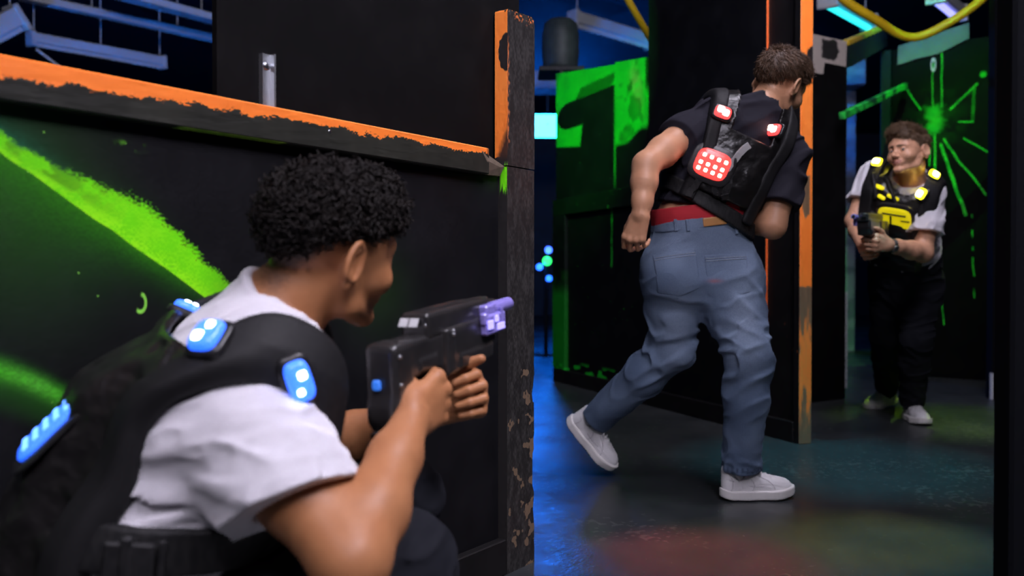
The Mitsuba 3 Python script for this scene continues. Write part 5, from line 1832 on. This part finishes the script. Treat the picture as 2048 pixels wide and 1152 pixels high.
    def neck_cut(p, d, g):
        rad = dr.norm((p - p3(nb)) - v3(nd) * dr.dot(p - p3(nb), v3(nd)))
        d = smax(d, dr.dot(p - p3(nb - nd * .008), v3(nd)) - 4.0 * smoothstep(.085, .115, rad), .006)
        return smax(d, -cap(p, nb + nd * .05, nb + ft * .055 - zt * .055, .088 + g, .078 + g), .006)

    def vest(p):
        base = trunk(p, .013)
        q = local(p, upch, cfr)
        puff = .006 * smoothstep(.35, .65, noise(p.x * 22, p.y * 22, p.z * 22))
        d = smax(base - .015 - puff, -(base - .002), .003)
        W = .128 + .022 * smoothstep(-.13, .03, q.z)
        d = smax(d, dr.abs(q.x) - W, .006)
        d = smax(d, -(q.z + .36), .01)
        return neck_cut(p, d, .012)

    def binding(sg):
        def f(p):
            base = trunk(p, .013)
            q = local(p, upch, cfr)
            W = .132 + .022 * smoothstep(-.13, .03, q.z)
            d = smax(dr.abs(base - .012) - .015, dr.abs(q.x * sg - (W - .010)) - .036, .010)
            d = smax(d, -(q.z + .27), .01)
            return neck_cut(p, d, .0)
        return f
    v = k + '__vest'
    tag(v, 'black vest with yellow lamps')
    lo, hi = bounds(waist, nb + nd * .05, S, SL, pad=.16)
    vm = surface(vest, lo, hi, .005)
    add('panel', vm, 'black_vinyl', v, smooth=True)
    bms = [surface(binding(sg), lo, hi, .005) for sg in (1, -1)]
    for b in bms:
        add('binding', b, 'black_nylon', v, smooth=True)
    allv = trimesh.util.concatenate([vm] + bms)
    yel = (7.5, 6.0, .05)
    for x, y, w, l, al in ((1750, 319, .050, .056, zt), (1836, 386, .048, .056, zt), (1866, 342, .044, .056, st)):
        c, n = at_pixel(allv, x, y, 9)
        n = nrm(n + np.array([0, -.4, .1]))
        led(v, c, n, al, w, l, 'led_yellow', yel, .018, dots=((-.05, .05, .55),), core=(15, 13, 5))
    # a glowing plate for the yellow light on the chest, black ribs over
    c, n_ = at_pixel(vm, 1783, 434, 8)
    ch = free(v + '__chest_glow')
    add('housing', dome(c - ft * .006, ft, st, .165, .180, .020), 'black_plastic', ch, smooth=35)
    add('lens', dome(c + ft * .004, ft, st, .135, .155, .016), 'led_yellow', ch, smooth=35, emit=(.42, .36, .002))
    M = frame(c + ft * .014, st, zt, ft)
    ribs = [bbox([-.055, .026, -.002], [.055, .036, .010], M, .003), bbox([-.072, -.004, -.002], [-.030, .004, .009], M, .002), bbox([.010, -.060, -.002], [.020, .022, .009], M, .003), bbox([-.02, -.042, -.002], [.07, -.033, .009], M, .002)]
    for r in ribs:
        add('rib', r, 'black_plastic', ch)
    for (x, y, w, l) in ((1752, 372, .020, .055), (1780, 398, .018, .060), (1757, 396, .018, .040)):
        cc, n = at_pixel(vm, x, y, 7)
        add('yellow_glow_strip', dome(cc, n, st + zt * .4, w, l, .010), 'led_yellow', v, smooth=35, emit=(.55, .46, .004))  # yellow-lit bits of the vest made to glow
    for (a, b) in (((1768, 352), (1792, 420)), ((1744, 345), (1748, 400))):
        pts, ns = [], []
        for t in np.linspace(0, 1, 6):
            cc, n = at_pixel(allv, a[0] + (b[0] - a[0]) * t, a[1] + (b[1] - a[1]) * t, 5)
            pts.append(cc + n * .004)
        add('strap', tube(spline(pts, 12), .011, 8), 'webbing', v, smooth=True)
    # watch
    ax = nrm(WL - EL)
    cw = WL - ax * .022
    u = nrm(np.cross(ax, [0, 0, 1]))
    w_ = np.cross(ax, u)
    wk = free(k + '__watch')
    tag(wk, 'dark wrist watch')
    t = np.linspace(0, 2 * np.pi, 28)
    add('strap', cat(*[tube(cw + ax * o + .0305 * (np.cos(t)[:, None] * u + np.sin(t)[:, None] * w_), .004, 6, caps=False) for o in (-.007, 0, .007)]), 'black_plastic', wk, smooth=True)
    n = nrm(np.array([.1, -.8, -.4]) - ax * (np.array([.1, -.8, -.4]) @ ax))
    add('face', dome(cw + n * .030, n, ax, .030, .032, .008), 'steel', wk, smooth=35)

    hair_mat('hair_light', (.045, .026, .014), (.15, .088, .048))

    def cap_hair(p):
        q = L3(p)
        d = smin(ell(q, (0, -.012, .055), (.081, .106, .086)), ell(q, (0, .045, .100), (.066, .058, .046)), .03)
        d = d - .008 * noise(q.x * 34, q.y * 34, q.z * 50)
        line = .030 + .034 * smoothstep(.02, .07, q.y) - .055 * smoothstep(-.04, -.10, q.y)
        d = smax(d, line - q.z, .012)
        return smax(d, -cap(q, (0, .125, .035), (0, .15, -.05), .052), .01) * .9
    h = k + '__hair'
    tag(h, 'tousled light brown hair')
    short_hair(h, HC, HR, HS, cap_hair, 'hair_light', lambda q, r: np.array([.5 + .3 * r.normal(), .5 if q[2] > .09 else -.1, .1 if q[2] > .09 else -.8]) + r.normal(size=3) * .25, 2200, 6, (.016, .034), .0018, .22)
    X = nrm([-.60, -.80, -.02])
    GR = np.array([X, nrm(np.cross([0, 0, 1], X)), np.cross(X, nrm(np.cross([0, 0, 1], X)))])
    O = P(1722, 438, 4.0) - X * .37
    phaser(O, GR, 'dark grey toy gun held by the man with yellow vest lamps', rear_lamp=False, h=.0035)


mat('led_yellow', (.8, .65, .02), .2)
mat('iris', (.05, .06, .07), .1, spec=.8)
player3()
